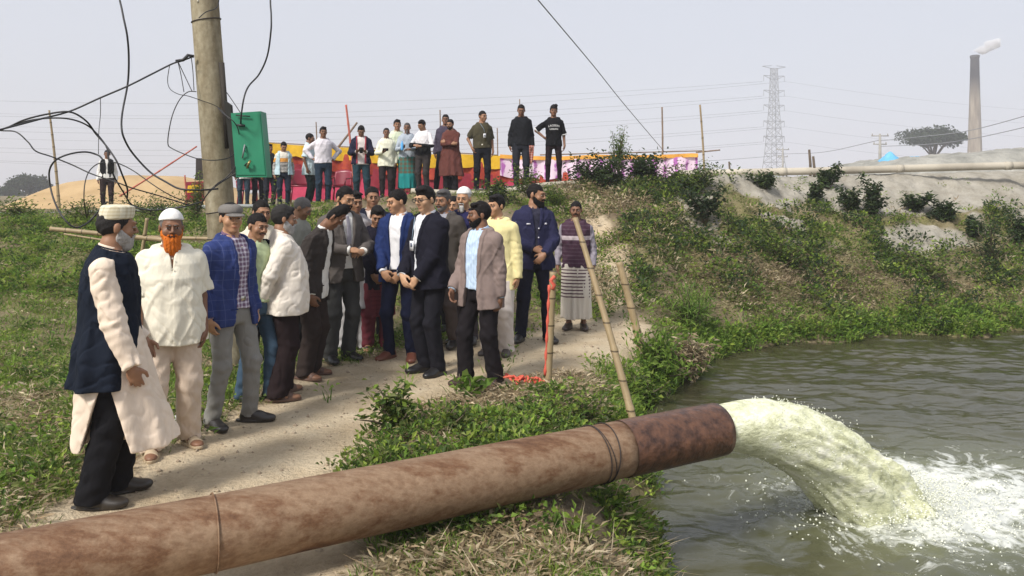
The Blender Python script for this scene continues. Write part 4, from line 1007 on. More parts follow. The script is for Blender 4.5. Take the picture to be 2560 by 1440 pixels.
cl = MB().tube([W(484, 141, 7.84) - W(484, 141, 7.84), W(470, 138, 7.84) - W(484, 141, 7.84), W(458, 150, 7.8) - W(484, 141, 7.84), W(440, 153, 7.8) - W(484, 141, 7.84)], .016, 8).build('cable_clamp', blk); cl.location = W(484, 141, 7.84)
tag(cl, 'black cable clamp fixed to the left side of the concrete pole', 'clamp')
gw = plain('guy_wire_steel', (.16, .15, .15), .5, .4)
wire('guy_wire', [W(760, -700, 5.0), W(1060, -340, 6.6), W(1320, -30, 9), W(1480, 160, 13), W(1560, 260, 16), W(1660, 378, 20)], .008, gw, 'long slanting wire from the top edge down to the dark bamboo pole', cat='wire')
wire('guy_wire', [W(1748, 425, 17), (W(1775, 495, 15.5)), W(1815, 560, 14.4)], .014, gw, 'slack grey wire lying down the bushy slope', cat='wire')

# maroon plastic chairs on the crest
chm = plain('maroon_plastic', (.20, .012, .03), .35, .5)
def chair(px, d, rz, lb):
    x, y = at(px, 0, d); e = empty('plastic_chair', (x, y, tz(x, y)), rz, lb, 'chair', 'plastic chairs on the embankment')
    b = MB()
    n_ = 12; V = []
    for i in range(n_):
        for j in range(8):
            u = (i / (n_ - 1) - .5) * 2; t = j / 7; V.append((u * .24 * (1 - .1 * t), .2 + .10 * t - .06 * (1 - u * u) * -1 + 0, .44 + .42 * t - .05 * u * u * t))
    idx = np.arange(n_ * 8).reshape(n_, 8); F = np.stack([idx[:-1, :-1], idx[1:, :-1], idx[1:, 1:], idx[:-1, 1:]], -1).reshape(-1, 4)
    o = mesh_obj('backrest', V, F, chm, e); o.modifiers.new('t', 'SOLIDIFY').thickness = .02
    MB().box((0, 0, .43), (.46, .44, .035)).build('seat', chm, e)
    for sx in (-1, 1):
        for sy in (-1, 1): MB().tube([(sx * .2, sy * .19, .43), (sx * .24, sy * .23, 0)], [.028, .022], 6).build('leg', chm, e)
        MB().tube([(sx * .24, -.2, .43), (sx * .27, -.18, .62), (sx * .27, .1, .64), (sx * .23, .26, .66)], .02, 6).build('armrest', chm, e)
chair(752, 18.2, .3, 'maroon plastic chair right of the youth in the striped sweater'); chair(846, 18.4, -.2, 'maroon plastic chair by the foot of the reddish bamboo pole')
chair(624, 18.8, .1, 'maroon plastic chair behind the legs under the green box')
# ------------------------------------------------------------ people: bodies and clothes as smooth implicit surfaces
f32 = np.float32
POOL = ThreadPoolExecutor(4); JOBS = []
def flush():
    for fut, name, mat, root in JOBS:
        V, F, at_ = fut.result()
        if len(V): mesh_obj(name, V, F, mat, root, True, at_)
    JOBS.clear()
    under = {'collar': ('shirt', 'tunic'), 'buttons': ('shirt',), 'cuff': ('shirt',), 'jacket_collar': ('jacket',), 'pocket_flap': ('jacket',), 'visor': ('cap',), 'buckle': ('belt',), 'card_photo': ('id_card',),
             'name_tag': ('jacket',), 'chest_badge': ('jacket',), 'shoulder_patch': ('jacket',), 'snap_button': ('jacket',), 'chest_print': ('shirt',), 'neck_trim': ('shirt',), 'sleeve_trim': ('shirt',)}
    kids = {}
    for o in bpy.data.objects:
        if o.parent is not None and o.parent.name.startswith('person'): kids.setdefault(o.parent.name, []).append(o)
    for ks in kids.values():
        by = {}
        for o in ks: by.setdefault(o.name.split('.')[0], o)
        for o in ks:
            for p in under.get(o.name.split('.')[0], ()):
                if p in by: o.parent = by[p]; break
def A3(*v): return np.array(v, f32)
def cap_(P, a, b, ra, rb):
    a = np.asarray(a, f32); b = np.asarray(b, f32); ab = b - a; t = np.clip(((P - a) @ ab) / max(float(ab @ ab), 1e-9), 0, 1)
    q = P - a - t[:, None] * ab
    return np.sqrt(np.einsum('ij,ij->i', q, q)) - (ra + (rb - ra) * t)
def ell_(P, c, r):
    q = P - np.asarray(c, f32); r = np.asarray(r, f32); k0 = np.sqrt(((q / r) ** 2).sum(1)); k1 = np.sqrt(((q / (r * r)) ** 2).sum(1)) + 1e-9
    return np.where(k0 < .05, -r.min(), k0 * (k0 - 1) / k1)
def smin(a, b, k): h = np.clip(.5 + .5 * (b - a) / k, 0, 1); return b * (1 - h) + a * h - k * h * (1 - h)
def smax(a, b, k): return -smin(-a, -b, k)
def loft(P, zs, ax, by, cy=0, cx=0, p=2.0, inf=0.0):
    z = P[:, 2]; a = np.interp(z, zs, ax) + inf; b = np.interp(z, zs, by) + inf
    x = P[:, 0] - (np.interp(z, zs, cx) if np.ndim(cx) else cx); y = P[:, 1] - (np.interp(z, zs, cy) if np.ndim(cy) else cy)
    if p == 2: k = np.sqrt((x / a) ** 2 + (y / b) ** 2)
    else: k = (np.abs(x / a) ** p + np.abs(y / b) ** p) ** (1 / p)
    return (k - 1) * np.minimum(a, b)
def slab(P, z0, z1): return np.maximum(z0 - P[:, 2], P[:, 2] - z1)
def near_(P, c, r_, fn):
    """evaluate fn only near c, elsewhere the distance to the sphere"""
    c = np.asarray(c, f32); q = P - c; d = np.sqrt(np.einsum('ij,ij->i', q, q)) - r_; out = d + .02; m = d < .03
    if m.any(): out[m] = fn(P[m])
    return out

def surface(fn, lo, hi, h, B=8):
    lo = np.array(lo, f32); hi = np.array(hi, f32); nb = np.ceil((hi - lo) / (h * B)).astype(int); N_ = nb * B
    bi = np.stack(np.meshgrid(*[np.arange(k) for k in nb], indexing='ij'), -1).reshape(-1, 3)
    cen = lo + ((bi + .5) * B - .5).astype(f32) * h
    dc = fn(cen.astype(f32)); keep = np.abs(dc) < h * B * .87 * 1.35 + .02
    V4 = np.where(dc < 0, -1, 1).astype(f32).reshape(*nb)
    vals = np.repeat(np.repeat(np.repeat(V4, B, 0), B, 1), B, 2)
    off = np.stack(np.meshgrid(*[np.arange(B)] * 3, indexing='ij'), -1).reshape(-1, 3)
    ks = bi[keep]; I = (ks[:, None, :] * B + off[None]).reshape(-1, 3)
    for s in range(0, len(I), 60000):
        J = I[s:s + 60000]; vals[J[:, 0], J[:, 1], J[:, 2]] = fn((lo + J * h).astype(f32))
    ins = vals < 0
    if not ins.any(): return np.zeros((0, 3)), np.zeros((0, 4), int)
    c = np.zeros([q - 1 for q in vals.shape], np.int8)
    sl = [slice(0, -1), slice(1, None)]
    for a in (0, 1):
        for b in (0, 1):
            for d in (0, 1): c += ins[sl[a], sl[b], sl[d]]
    act = (c > 0) & (c < 8); ci = np.argwhere(act); vid = np.full(act.shape, -1, np.int32); vid[act] = np.arange(len(ci))
    acc = np.zeros((len(ci), 3), f32); cnt = np.zeros(len(ci), f32)
    cor = [(a, b, d) for a in (0, 1) for b in (0, 1) for d in (0, 1)]
    cv = {q: vals[ci[:, 0] + q[0], ci[:, 1] + q[1], ci[:, 2] + q[2]] for q in cor}
    for q in cor:
        for ax in range(3):
            if q[ax]: continue
            r_ = list(q); r_[ax] = 1; r_ = tuple(r_); a, b = cv[q], cv[r_]; m = (a < 0) != (b < 0)
            if not m.any(): continue
            t = a[m] / (a[m] - b[m]); p = np.tile(np.array(q, f32), (m.sum(), 1)); p[:, ax] = t; acc[m] += p; cnt[m] += 1
    V = lo + (ci + acc / np.maximum(cnt, 1)[:, None]) * h
    Fs = []
    for ax in range(3):
        s0 = [slice(1, -1)] * 3; s1 = [slice(1, -1)] * 3; s0[ax] = slice(0, -1); s1[ax] = slice(1, None)
        a = ins[tuple(s0)]; b = ins[tuple(s1)]; e = np.argwhere(a != b)
        if not len(e): continue
        o = np.ones(3, int); o[ax] = 0; e = e + o; u, w_ = [(1, 2), (2, 0), (0, 1)][ax]
        sign = ins[e[:, 0], e[:, 1], e[:, 2]]
        def cell(du, dw):
            q = e.copy(); q[:, u] += du; q[:, w_] += dw; return vid[q[:, 0], q[:, 1], q[:, 2]]
        quad = np.stack([cell(-1, -1), cell(0, -1), cell(0, 0), cell(-1, 0)], 1)
        quad[~sign] = quad[~sign][:, ::-1]; Fs.append(quad)
    F = np.concatenate(Fs); F = F[(F >= 0).all(1)]
    return V, F

WROT = np.array([[1.35, .1, .20], [.1, 1.3, 0], [-.75, 0, .36]], f32); WROT2 = np.array([[1.2, -.1, -.25], [.2, 1.1, .1], [.95, .1, .34]], f32)
def rotm(yaw=0, pitch=0, roll=0):
    return np.array(Matrix.Rotation(yaw, 3, 'Z') @ Matrix.Rotation(pitch, 3, 'X') @ Matrix.Rotation(roll, 3, 'Y'), f32)
def ik(S_, T, l1, l2, pole):
    S_ = np.array(S_, float); T = np.array(T, float); d = T - S_; L = np.linalg.norm(d); 
    if L > (l1 + l2) * .998: T = S_ + d / L * (l1 + l2) * .998; d = T - S_; L = np.linalg.norm(d)
    a = (l1 * l1 - l2 * l2 + L * L) / (2 * L); h = math.sqrt(max(l1 * l1 - a * a, 0)); n_ = d / L; p = np.array(pole, float); p = p - n_ * (p @ n_); p /= np.linalg.norm(p)
    return S_ + n_ * a + p * h, T

TZ = [.78, .88, .95, 1.02, 1.12, 1.25, 1.35, 1.41, 1.455, 1.50, 1.54]
TA = [.150, .172, .165, .150, .158, .174, .182, .158, .100, .060, .054]
TB = [.100, .114, .108, .100, .106, .118, .112, .094, .074, .058, .054]

# arm poses: wrist (x, y, z) for the person's left side (+x), palm direction, finger direction, elbow pole
ARMS = {
 'down': ((.235, -.02, .86), (-.2, -.1, -1), (-1, .1, 0), (.35, 1, 0)),
 'downfwd': ((.215, -.16, .90), (-.25, -.35, -1), (-1, .1, .1), (.4, 1, -.1)),
 'clasp': ((.075, -.215, .965), (-.75, -.2, -.5), (-.2, .85, -.3), (.9, .6, -.2)),
 'claspL': ((.09, -.20, .90), (-.6, -.15, -.7), (-.2, .85, -.3), (.9, .6, -.2)),
 'claspH': ((.09, -.25, 1.10), (-.8, -.4, -.1), (-.1, .5, -.8), (.9, .5, -.4)),
 'back': ((.09, .17, .93), (-.8, .1, -.5), (0, 1, .2), (.9, .35, 0)),
 'hip': ((.215, .02, 1.02), (-.7, -.5, -.3), (-.3, .1, -.9), (1, .5, .1)),
 'phone': ((.10, -.28, 1.12), (-.6, -.6, .3), (-.1, .3, .9), (.6, .6, -.5)),
 'cross': ((-.08, -.20, 1.19), (-.95, .1, .1), (0, .9, -.2), (.8, -.1, -.5)),
 'grip': ((.14, -.22, 1.02), (-.6, -.6, -.1), (-.6, .3, .5), (.7, .6, -.3)),
 'pocket': ((.215, -.04, .92), (-.15, -.2, -1), (-1, 0, 0), (.7, 1, 0)),
 'wave': ((.31, -.05, 1.12), (.1, -.3, .8), (0, -1, 0), (.5, .6, -.6)),
}

def text_on(root, parent_name, s_, c, size, mat, curve=0):
    cu = bpy.data.curves.new('t', 'FONT'); cu.body = s_; cu.size = size; cu.align_x = 'CENTER'; cu.extrude = .002
    to = bpy.data.objects.new('t', cu); C.objects.link(to); bpy.context.view_layer.update()
    me = bpy.data.meshes.new_from_object(to); bpy.data.objects.remove(to)
    co = np.zeros(len(me.vertices) * 3, np.float32); me.vertices.foreach_get('co', co); co = co.reshape(-1, 3)
    x, y, z = co.T.copy(); n_ = np.stack([x, -z + .9 * x * x - .0, y - curve * x * x], 1) + np.array(c)
    me.vertices.foreach_set('co', n_.astype(np.float32).ravel()); me.materials.append(mat)
    o = bpy.data.objects.new(parent_name, me); C.objects.link(o); o.parent = root; return o

def person(px, d, top, yaw, label, group=None, H=None, h=.008, skinc=(.22, .11, .065), head=(0, 0, 0), bend=0, sway=0,
           arms=('down', 'down'), legs=((-.10, 0), (.10, 0)), hairc=(.012, .010, .010), hairs='short', beard=None, cap=None, glasses=None,
           shirt=None, jacket=None, pants=None, lower=None, shoe=None, vest=None, tie=None, belly=0, build=1.0, sh=1.0,
           badge=False, held=None, bag=None, extras=None, face=True, x=None, y=None, dz=0, ank=.0, seed=None, female=False, armk=1.0):
    """one person. yaw 0 faces the camera, positive turns to the person's own left (image right)."""
    seed = seed if seed is not None else int(px * 7 + d * 13) % 9973
    X = (px - 1280) / FPX * d if x is None else x
    Zg = tz(X, d) + dz
    if H is None: H = (CAMZ - (top - HPY) / FPX * d) - Zg
    s = H / 1.735
    yaw += math.atan2(-X, d)                   # yaw is counted from the line of sight
    root = empty('person', (X, d, Zg), yaw, label, 'person', group); root.scale = (s, s, s)
    hh = h / s
    rg = np.random.default_rng(seed); ph = rg.uniform(0, 6.28, 12)
    bw = build
    SH = .166 * sh * (.92 if female else 1)
    # ---- skeleton
    sides = (-1, 1); Sx = {}
    for i, sd_ in enumerate(sides):
        a = arms[i]; a = ARMS[a] if isinstance(a, str) else a
        mir = np.array([sd_, 1, 1]); sho = np.array([SH * sd_, .012, 1.372])
        wr = np.array(a[0]) * mir
        if sd_ < 0 and arms[i] in ('clasp', 'claspL', 'claspH'): wr = wr + np.array([.01, -.035, .02])
        if sd_ < 0 and arms[i] in ('cross',): wr = wr + np.array([0, -.03, -.05])
        if sd_ < 0 and arms[i] == 'back': wr = wr + np.array([0, .03, -.04])
        if belly and wr[1] < -.1 : wr = wr + np.array([0, -belly * .8, 0])
        el, wr = ik(sho, wr, .285 * armk, .255 * armk, np.array(a[3]) * mir)
        fd = np.array(a[1], float) * mir; fd /= np.linalg.norm(fd); pn = np.array(a[2], float) * mir; pn = pn - fd * (pn @ fd); pn /= np.linalg.norm(pn)
        td = np.cross(pn, fd) * (1 if sd_ > 0 else -1)      # towards the thumb
        if td[1] > .3 and arms[i] in ('down', 'downfwd'): td = -td
        hip = np.array([.092 * sd_ * (1.08 if bw > 1.05 else 1), .0, .90]); lx, ly = legs[i][0], legs[i][1]; lz = legs[i][2] if len(legs[i]) > 2 else 0
        ankl = np.array([lx, ly + .02, .085 + lz]); kn, ankl = ik(hip, ankl, .42, .41, (sd_ * .12, -1, 0))
        fa = legs[i][3] if len(legs[i]) > 3 else .22 * sd_
        Sx[sd_] = dict(sho=sho, el=el, wr=wr, fd=fd, pn=pn, td=td, hip=hip, kn=kn, an=ankl, fa=fa)
    HR = rotm(*head) ; HRi = HR.T; piv = A3(0, .012, 1.50); hc = A3(0, -.012, 1.615)
    def warp(P):
        t = np.maximum(P[:, 2] - .95, 0); Q = P.copy(); Q[:, 1] += bend * t * t * 1.6; Q[:, 0] -= sway * t * t * 1.6; return Q
    def unwarp(V):
        V = np.array(V, float); 
        if not len(V): return V
        t = np.maximum(V[:, 2] - .95, 0); V[:, 1] -= bend * t * t * 1.6; V[:, 0] += sway * t * t * 1.6; return V
    HS = 1.02
    def to_head(P): return ((P - piv) @ HR - (hc - piv)) / HS        # head space, origin at its centre
    def from_head(V): return (np.asarray(V) * HS + (hc - piv)) @ HRi + piv

    # ---- body
    def head_sdf(Q):
        q = Q.copy(); q[:, 0] = np.abs(q[:, 0])
        k = ell_(q, (0, .018, .028), (.074, .094, .086)); k = smin(k, ell_(q, (0, -.025, -.04), (.059, .064, .075)), .03)
        k = smin(k, ell_(q, (0, -.066, -.092), (.026, .022, .018)), .025); k = smin(k, ell_(q, (.042, -.058, -.028), (.022, .02, .022)), .02)
        k = smin(k, ell_(q, (.02, -.083, .026), (.032, .013, .010)), .014)
        k = smax(k, -ell_(q, (.031, -.102, .003), (.016, .017, .010)), .013)
        k = smin(k, ell_(q, (.031, -.0805, .0105), (.017, .012, .0058)), .005)
        k = smin(k, cap_(q, (0, -.088, .014), (0, -.109, -.024), .008, .0115), .008); k = smin(k, ell_(q, (.012, -.096, -.029), (.009, .011, .008)), .006)
        k = smax(k, -ell_(q, (.009, -.106, -.036), (.0035, .005, .003)), .003)
        k = smin(k, ell_(q, (0, -.087, -.056), (.023, .012, .0055)), .005); k = smin(k, ell_(q, (0, -.085, -.067), (.019, .012, .006)), .005)
        k = smax(k, -ell_(q, (0, -.101, -.0615), (.02, .007, .0016)), .003)
        k = smin(k, ell_(q, (.077, .012, -.008), (.008, .019, .031)), .006)
        return k
    def hand_sdf(P, S_):
        w_, fd, pn, td = [A3(*S_[k]) for k in ('wr', 'fd', 'pn', 'td')]
        def fn(P):
            q = P - w_; u = np.stack([q @ fd, q @ td, q @ pn], 1)
            k = ell_(u, (.048, .0, .0), (.052, .040, .016)); k = smin(k, cap_(u, (-.02, 0, 0), (.03, 0, 0), .023, .022), .02)
            for (o, L_, r_, c_) in ((.029, .068, .0088, .9), (.0095, .076, .0092, 1.05), (-.0095, .070, .0088, 1.2), (-.028, .055, .0078, 1.35)):
                a = A3(.085 - abs(o) * .25, o * .95, 0); m1 = a + A3(math.cos(.35 * c_), .12 * o / .03 * .6, math.sin(.35 * c_)) * L_ * .45
                m2 = m1 + A3(math.cos(.9 * c_), 0, math.sin(.9 * c_)) * L_ * .32; m3 = m2 + A3(math.cos(1.3 * c_), 0, math.sin(1.3 * c_)) * L_ * .23
                f_ = np.minimum(np.minimum(cap_(u, a, m1, r_ * 1.05, r_), cap_(u, m1, m2, r_, r_ * .92)), cap_(u, m2, m3, r_ * .92, r_ * .8)); k = smin(k, f_, .004)
            t1 = A3(.03, .036, .004); t2 = A3(.058, .060, .012); t3 = A3(.085, .062, .022)
            k = smin(k, np.minimum(cap_(u, t1, t2, .0135, .011), cap_(u, t2, t3, .011, .0085)), .008); return k
        return near_(P, w_ + fd * .06, .13, fn)
    def foot_sdf(P, S_, inf=0):
        an = S_['an']; c_, s_ = math.cos(S_['fa']), math.sin(S_['fa']); gz = an[2] - .085
        q = P - A3(an[0], an[1], gz); u = np.stack([q[:, 0] * c_ + q[:, 1] * s_, -(-q[:, 0] * s_ + q[:, 1] * c_), q[:, 2]], 1)   # u1 forward
        k = cap_(u, (0, -.035, .038), (0, .09, .032), .036, .034); k = smin(k, ell_(u, (0, .13, .026), (.044, .07, .026)), .03); k = smin(k, cap_(u, (0, -.01, .085), (0, .06, .05), .04, .03), .03)
        return smax(k - inf, .004 - u[:, 2], .006), u
    bel = belly
    cyz = [.95, 1.02, 1.12, 1.22, 1.32]; 
    def torso(P, inf=0.0, lo_=.80):
        zs = TZ; b = np.array(TB) * bw; a = np.array(TA) * bw; a[5:8] *= sh
        bb = np.interp(zs, [.8, .95, 1.08, 1.25, 1.4], [0, bel * .6, bel, bel * .55, 0]); cy = -bb * .75
        if female: a = a * .93; b = b + np.interp(zs, [1.1, 1.25, 1.35, 1.42], [0, .018, .01, 0])
        k = loft(P, zs, a + bb * .35, b + bb * .5, cy, 0, 2.2, inf)
        return smax(k, lo_ - P[:, 2], .03)
    def limb_body(P):
        Q = warp(P); k = smax(torso(Q, -.008), Q[:, 2] - 1.53, .02)
        k = smin(k, cap_(Q, (0, .02, 1.42), (0, .004, 1.555), .056, .050), .04)
        k = smin(k, near_(to_head(Q), (0, 0, 0), .16, head_sdf), .012)
        for sd_ in sides:
            T = Sx[sd_]
            k = smin(k, smin(cap_(Q, T['sho'], T['el'], .040 * bw, .034), cap_(Q, T['el'], T['wr'], .035, .024), .015), .03)
            k = smin(k, hand_sdf(Q, T), .008)
            k = smin(k, smin(cap_(P, T['hip'], T['kn'], .070 * bw, .044), cap_(P, T['kn'], T['an'], .044, .034), .02), .03)
            k = smin(k, foot_sdf(P, T)[0], .015)
        return k
    if pants and not pants.get('belt'):
        hs_ = [g_.get('hem', .92 if g_ is not jacket else .80) for g_ in (shirt, jacket) if g_ and not g_.get('tuck')]
        if hs_ and min(hs_) < .95: pants = dict(pants, top=max(.82, min(pants.get('top', 1.02), (shirt or jacket).get('hem', .92) + .06 if not (jacket and shirt.get('hem', .92) > .9) else 1.0)))
    lo = [-.62, -.55, -.02 + min(0, min(Sx[q]['an'][2] - .085 for q in sides))]; hi = [.62, .45, 1.80]
    def trim(fn, pad=.12):
        """shrink the box to where the surface can be"""
        g = .06; ax = [np.arange(l, u_ + g, g) for l, u_ in zip(lo, hi)]; Gd = np.stack(np.meshgrid(*ax, indexing='ij'), -1).reshape(-1, 3).astype(f32)
        dd = fn(Gd); q = Gd[dd < .07]
        return (q.min(0) - .03, q.max(0) + .03) if len(q) else (lo, hi)
    def emit(name, fn, mat, hs=1.0, tint=None):
        def job():
            l, u_ = trim(fn); V, F = surface(fn, l, u_, hh * hs)
            return V, F, ({'tint': tint(V)} if tint and len(V) else None)
        JOBS.append((POOL.submit(job), name, mat, root))
    def tint(V):
        q = to_head(warp(V.astype(f32))); c = np.ones((len(V), 3), f32)
        lip = np.exp(-((q[:, 0] / .022) ** 2 + ((q[:, 2] + .061) / .010) ** 2)) * (q[:, 1] < -.07)
        c *= 1 - lip[:, None] * np.array([.15, .42, .38], f32)
        return c
    emit('body', limb_body, skin(skinc), 1, tint)
    HM = lambda vs: unwarp(from_head(vs))
    if face:
        ew = plain_m('eye_white', (.36, .33, .30), .4); ib = plain_m('iris', (.018, .010, .008), .15)
        for sx in (-1, 1):
            Ve, Fe = sphere_mesh(14, 9); Ve = Ve[:, [0, 2, 1]]; Ve = Ve * np.array([.0112, .0112, .0056]); mi = [1 if (Ve[list(f)].mean(0)[0] ** 2 + Ve[list(f)].mean(0)[2] ** 2) < .0064 ** 2 and Ve[list(f)].mean(0)[1] < 0 else 0 for f in Fe]
            Ve = Ve + np.array([.031 * sx, -.0825, .003]); o = mesh_obj('eye', HM(Ve), Fe, None, root, True, None, [ew, ib], mi)
    def hd(fn): return lambda P: near_(to_head(warp(P)), (0, -.02, -.03), .26, fn)
    def fuzz(q, a, f=70): return a * np.sin(q[:, 0] * f + 2 * np.sin(q[:, 2] * f * .7 + ph[0])) * np.sin(q[:, 1] * f * 1.1 + ph[1] + 2 * np.sin(q[:, 0] * f * .6)) + a * .6 * np.sin(q[:, 2] * f * 2.1 + ph[2] + q[:, 0] * f * 1.7)
    if hairs:
        hl = {'short': .058, 'full': .050, 'receding': .074, 'bald': .12, 'fluffy': .045, 'long': .045, 'side': .055}[hairs]
        th = {'short': .006, 'full': .011, 'receding': .007, 'bald': .005, 'fluffy': .020, 'long': .012, 'side': .011}[hairs]
        if cap: hl = .062
        def hair_sdf(q):
            ax_ = np.abs(q[:, 0]); zl = np.interp(q[:, 1], [-.115, -.075, -.045, -.02, .0, .03, .11], [hl + .004, hl - .002, .030 if hairs != 'bald' else .06, -.012, -.02, -.055, -.085])
            zl = zl + np.where(q[:, 1] < -.03, .012 * np.exp(-((ax_ - .045) / .016) ** 2) - .006 * np.exp(-(ax_ / .02) ** 2), 0)
            if hairs == 'long': zl = np.where(q[:, 1] > -.02, -.13, zl)
            k = ell_(q, (0, .020, .030), (.0745 + th * .4, .093 + th * .7, .086 + th * 1.3))
            if hairs == 'long': k = smin(k, ell_(q, (0, .045, -.05), (.08, .06, .09)), .03)
            k = k + fuzz(q, .0025 if hairs != 'fluffy' else .007, 70 if hairs != 'fluffy' else 45)
            if hairs == 'fluffy': k = smin(k, ell_(q, (.03, -.01, .115), (.06, .05, .035)) + fuzz(q, .007, 60), .02)
            if hairs == 'full' : k = smin(k, ell_(q, (.012, -.045, .094), (.055, .04, .020)) + fuzz(q, .003, 80), .02)
            k = smax(k, (zl + .003 * np.sin(q[:, 0] * 130 + ph[3]) - q[:, 2]) * .8, .004)
            if hairs in ('bald',): k = smax(k, -ell_(q, (0, -.02, .1), (.06, .085, .06)), .01)
            return k
        emit('hair', hd(hair_sdf), hair(hairc))
    if face:
        bc = hairc if sum(hairc) < .5 else (.2, .19, .18)
        def brow(q):
            q = q.copy(); q[:, 0] = np.abs(q[:, 0]); return cap_(q, (.015, -.095, .0215), (.046, -.083, .0255), .0052, .0036)
        V, F = surface(lambda P: brow(P), (-.06, -.12, 0), (.06, -.06, .05), .0035)
        for sx in (-1, 1):
            Fh = F[(V[F[:, 0], 0] * sx) > 0]; u_, inv = np.unique(Fh, return_inverse=True); mesh_obj('eyebrow', HM(V[u_]), inv.reshape(-1, 4), hair(bc), root)
    if beard:
        kind, bcol = beard
        def beard_sdf(q0):
            q = q0.copy(); q[:, 0] = np.abs(q[:, 0])
            jaw = smin(ell_(q, (0, -.025, -.04), (.059, .064, .075)), ell_(q, (0, -.066, -.092), (.026, .022, .018)), .025)
            t = {'stubble': .0035, 'short': .007, 'full': .012, 'long': .013, 'goatee': .007, 'moustache': 0, 'moustache_big': 0}[kind]
            mo = smin(ell_(q, (.012, -.098, -.047), (.018 + t, .008, .006)), ell_(q, (.028, -.088, -.054), (.010, .009, .009)), .006)
            if kind.startswith('moustache'): return mo + fuzz(q, .0008, 200)
            zl = np.interp(q[:, 1], [-.11, -.08, -.06, -.03, 0, .03], [-.070, -.064, -.045, -.025, .005, .02])
            k = smax(jaw - t, q[:, 2] - zl, .004); k = smax(k, q[:, 1] - .006, .006)
            if kind == 'goatee': k = smax(k, q[:, 0] - .026, .006); k = smin(k, ell_(q, (0, -.078, -.118), (.022, .018, .035)), .01)
            if kind == 'full': k = smin(k, ell_(q, (0, -.062, -.112), (.042, .035, .032)), .015)
            if kind == 'long':
                k = smin(k, smax(ell_(q, (0, -.068, -.125), (.060, .036, .075)), q[:, 2] + .070, .01), .02)
            k = smin(k, mo, .004)
            k = smax(k, -ell_(q, (0, -.10, -.0615), (.017, .014, .0045)), .003)
            return k + fuzz(q, .0016 if kind != 'stubble' else .0004, 110) + (.003 * np.sin(q0[:, 0] * 260 + q0[:, 2] * 20) if kind == 'long' else 0)
        emit('beard' if not kind.startswith('moustache') else 'moustache', hd(beard_sdf), hair(bcol))
    if glasses:
        g = MB()
        for sx in (-1, 1):
            g.tube([HM([[sx * .033 + .021 * math.cos(t) * 1.05, -.112 + abs(math.cos(t)) * .003, .001 + .0155 * math.sin(t)]])[0] for t in np.linspace(0, 6.283, 17)], .0026, 5, False)
            g.tube([tuple(v) for v in HM([[sx * .054, -.108, .006], [sx * .075, -.06, .006], [sx * .08, .01, .003]])], .0026, 5)
        g.tube([tuple(v) for v in HM([[-.012, -.114, .004], [0, -.116, .007], [.012, -.114, .004]])], .0026, 5)
        g.build('glasses', plain_m('black_frame', (.012, .012, .014), .3), root)
    if cap:
        ckind, ccol = cap
        if ckind == 'skull':
            def cf(q):
                k = ell_(q, (0, .022, .034), (.086, .104, .104)); k = smax(k, .045 + .012 * np.cos(q[:, 0] * 0) - .12 * (q[:, 1] + .05) * .9 - q[:, 2], .006); return k + .0008 * np.sin(q[:, 2] * 900)
            emit('cap', hd(cf), cloth(ccol, sc=.5))
        if ckind == 'tall':
            def cf(q):
                a = np.interp(q[:, 2], [.03, .08, .12, .14], [.082, .084, .081, .073]); k = (np.sqrt((q[:, 0] / a) ** 2 + ((q[:, 1] - .014) / (a * 1.13)) ** 2) - 1) * .09
                return smax(k, np.maximum(.048 - .10 * (q[:, 1] + .03) - q[:, 2], q[:, 2] - .133 + 1.2 * (q[:, 0] ** 2 + (q[:, 1] - .014) ** 2)), .012)
            emit('cap', hd(cf), cloth(ccol, 'plaid', (.50, .44, .30), .42))
        if ckind == 'peaked':
            def cf(q):
                k = ell_(q, (0, .014, .052), (.090, .108, .078)); k = smax(k, .040 - q[:, 2], .006); k = smax(k, q[:, 2] - .112, .03); return k
            def bf(q):
                k = ell_(q, (0, -.10, .040), (.072, .085, .05)); sh_ = np.abs(q[:, 2] - (.040 - 1.6 * q[:, 0] ** 2 + .18 * (q[:, 1] + .08))) - .0035
                return smax(np.maximum(k, sh_), q[:, 1] + .075, .004)
            emit('cap', hd(cf), cloth(ccol)); emit('visor', hd(bf), cloth(ccol), .8)

    # ---- clothes
    sd_n = int(ph[0] * 1000)
    def wr_(Q, amp=1.0):
        n1 = vnoise3(Q @ WROT, 8.5, sd_n); n2 = vnoise3(Q @ WROT2, 15.0, sd_n + 3)
        return amp * (.0026 * n1 - .0066 * (np.exp(-(n1 / .22) ** 2) - .35) + .0055 * (np.exp(-(n2 / .25) ** 2) - .35))
    def sleeve(Q, T, inf, end, k_up=.046, k_el=.038, k_wr=.028, long=True):
        """end: 1 = down to the wrist, <1 = part of the forearm, negative = short sleeve"""
        wrk = wr_(Q * A3(1, 1, 1), 1.25)
        a = cap_(Q, T['sho'], T['el'], k_up * bw + inf, k_el + inf)
        if end > 0:
            e = T['el'] + (T['wr'] - T['el']) * end
            b = cap_(Q, T['el'], e, k_el + inf, k_wr + inf * .9); dv = (T['wr'] - T['el']); dv = dv / np.linalg.norm(dv)
            b = smax(b, (Q - e.astype(f32)) @ dv.astype(f32), .006)
            t = smin(a, b, .02)
            el_d = np.linalg.norm(Q - T['el'].astype(f32), axis=1)
            return t + wrk + .003 * np.sin(((Q - T['el'].astype(f32)) @ dv.astype(f32)) * 105 + ph[5] + 9 * Q[:, 0]) * np.exp(-(el_d / .13) ** 2)
        e = T['sho'] + (T['el'] - T['sho']) * (-end); dv = T['el'] - T['sho']; dv = dv / np.linalg.norm(dv)
        a = cap_(Q, T['sho'], T['el'], k_up * bw + inf, k_el + inf + .018)
        return smax(a, (Q - e.astype(f32)) @ dv.astype(f32), .005) + wrk
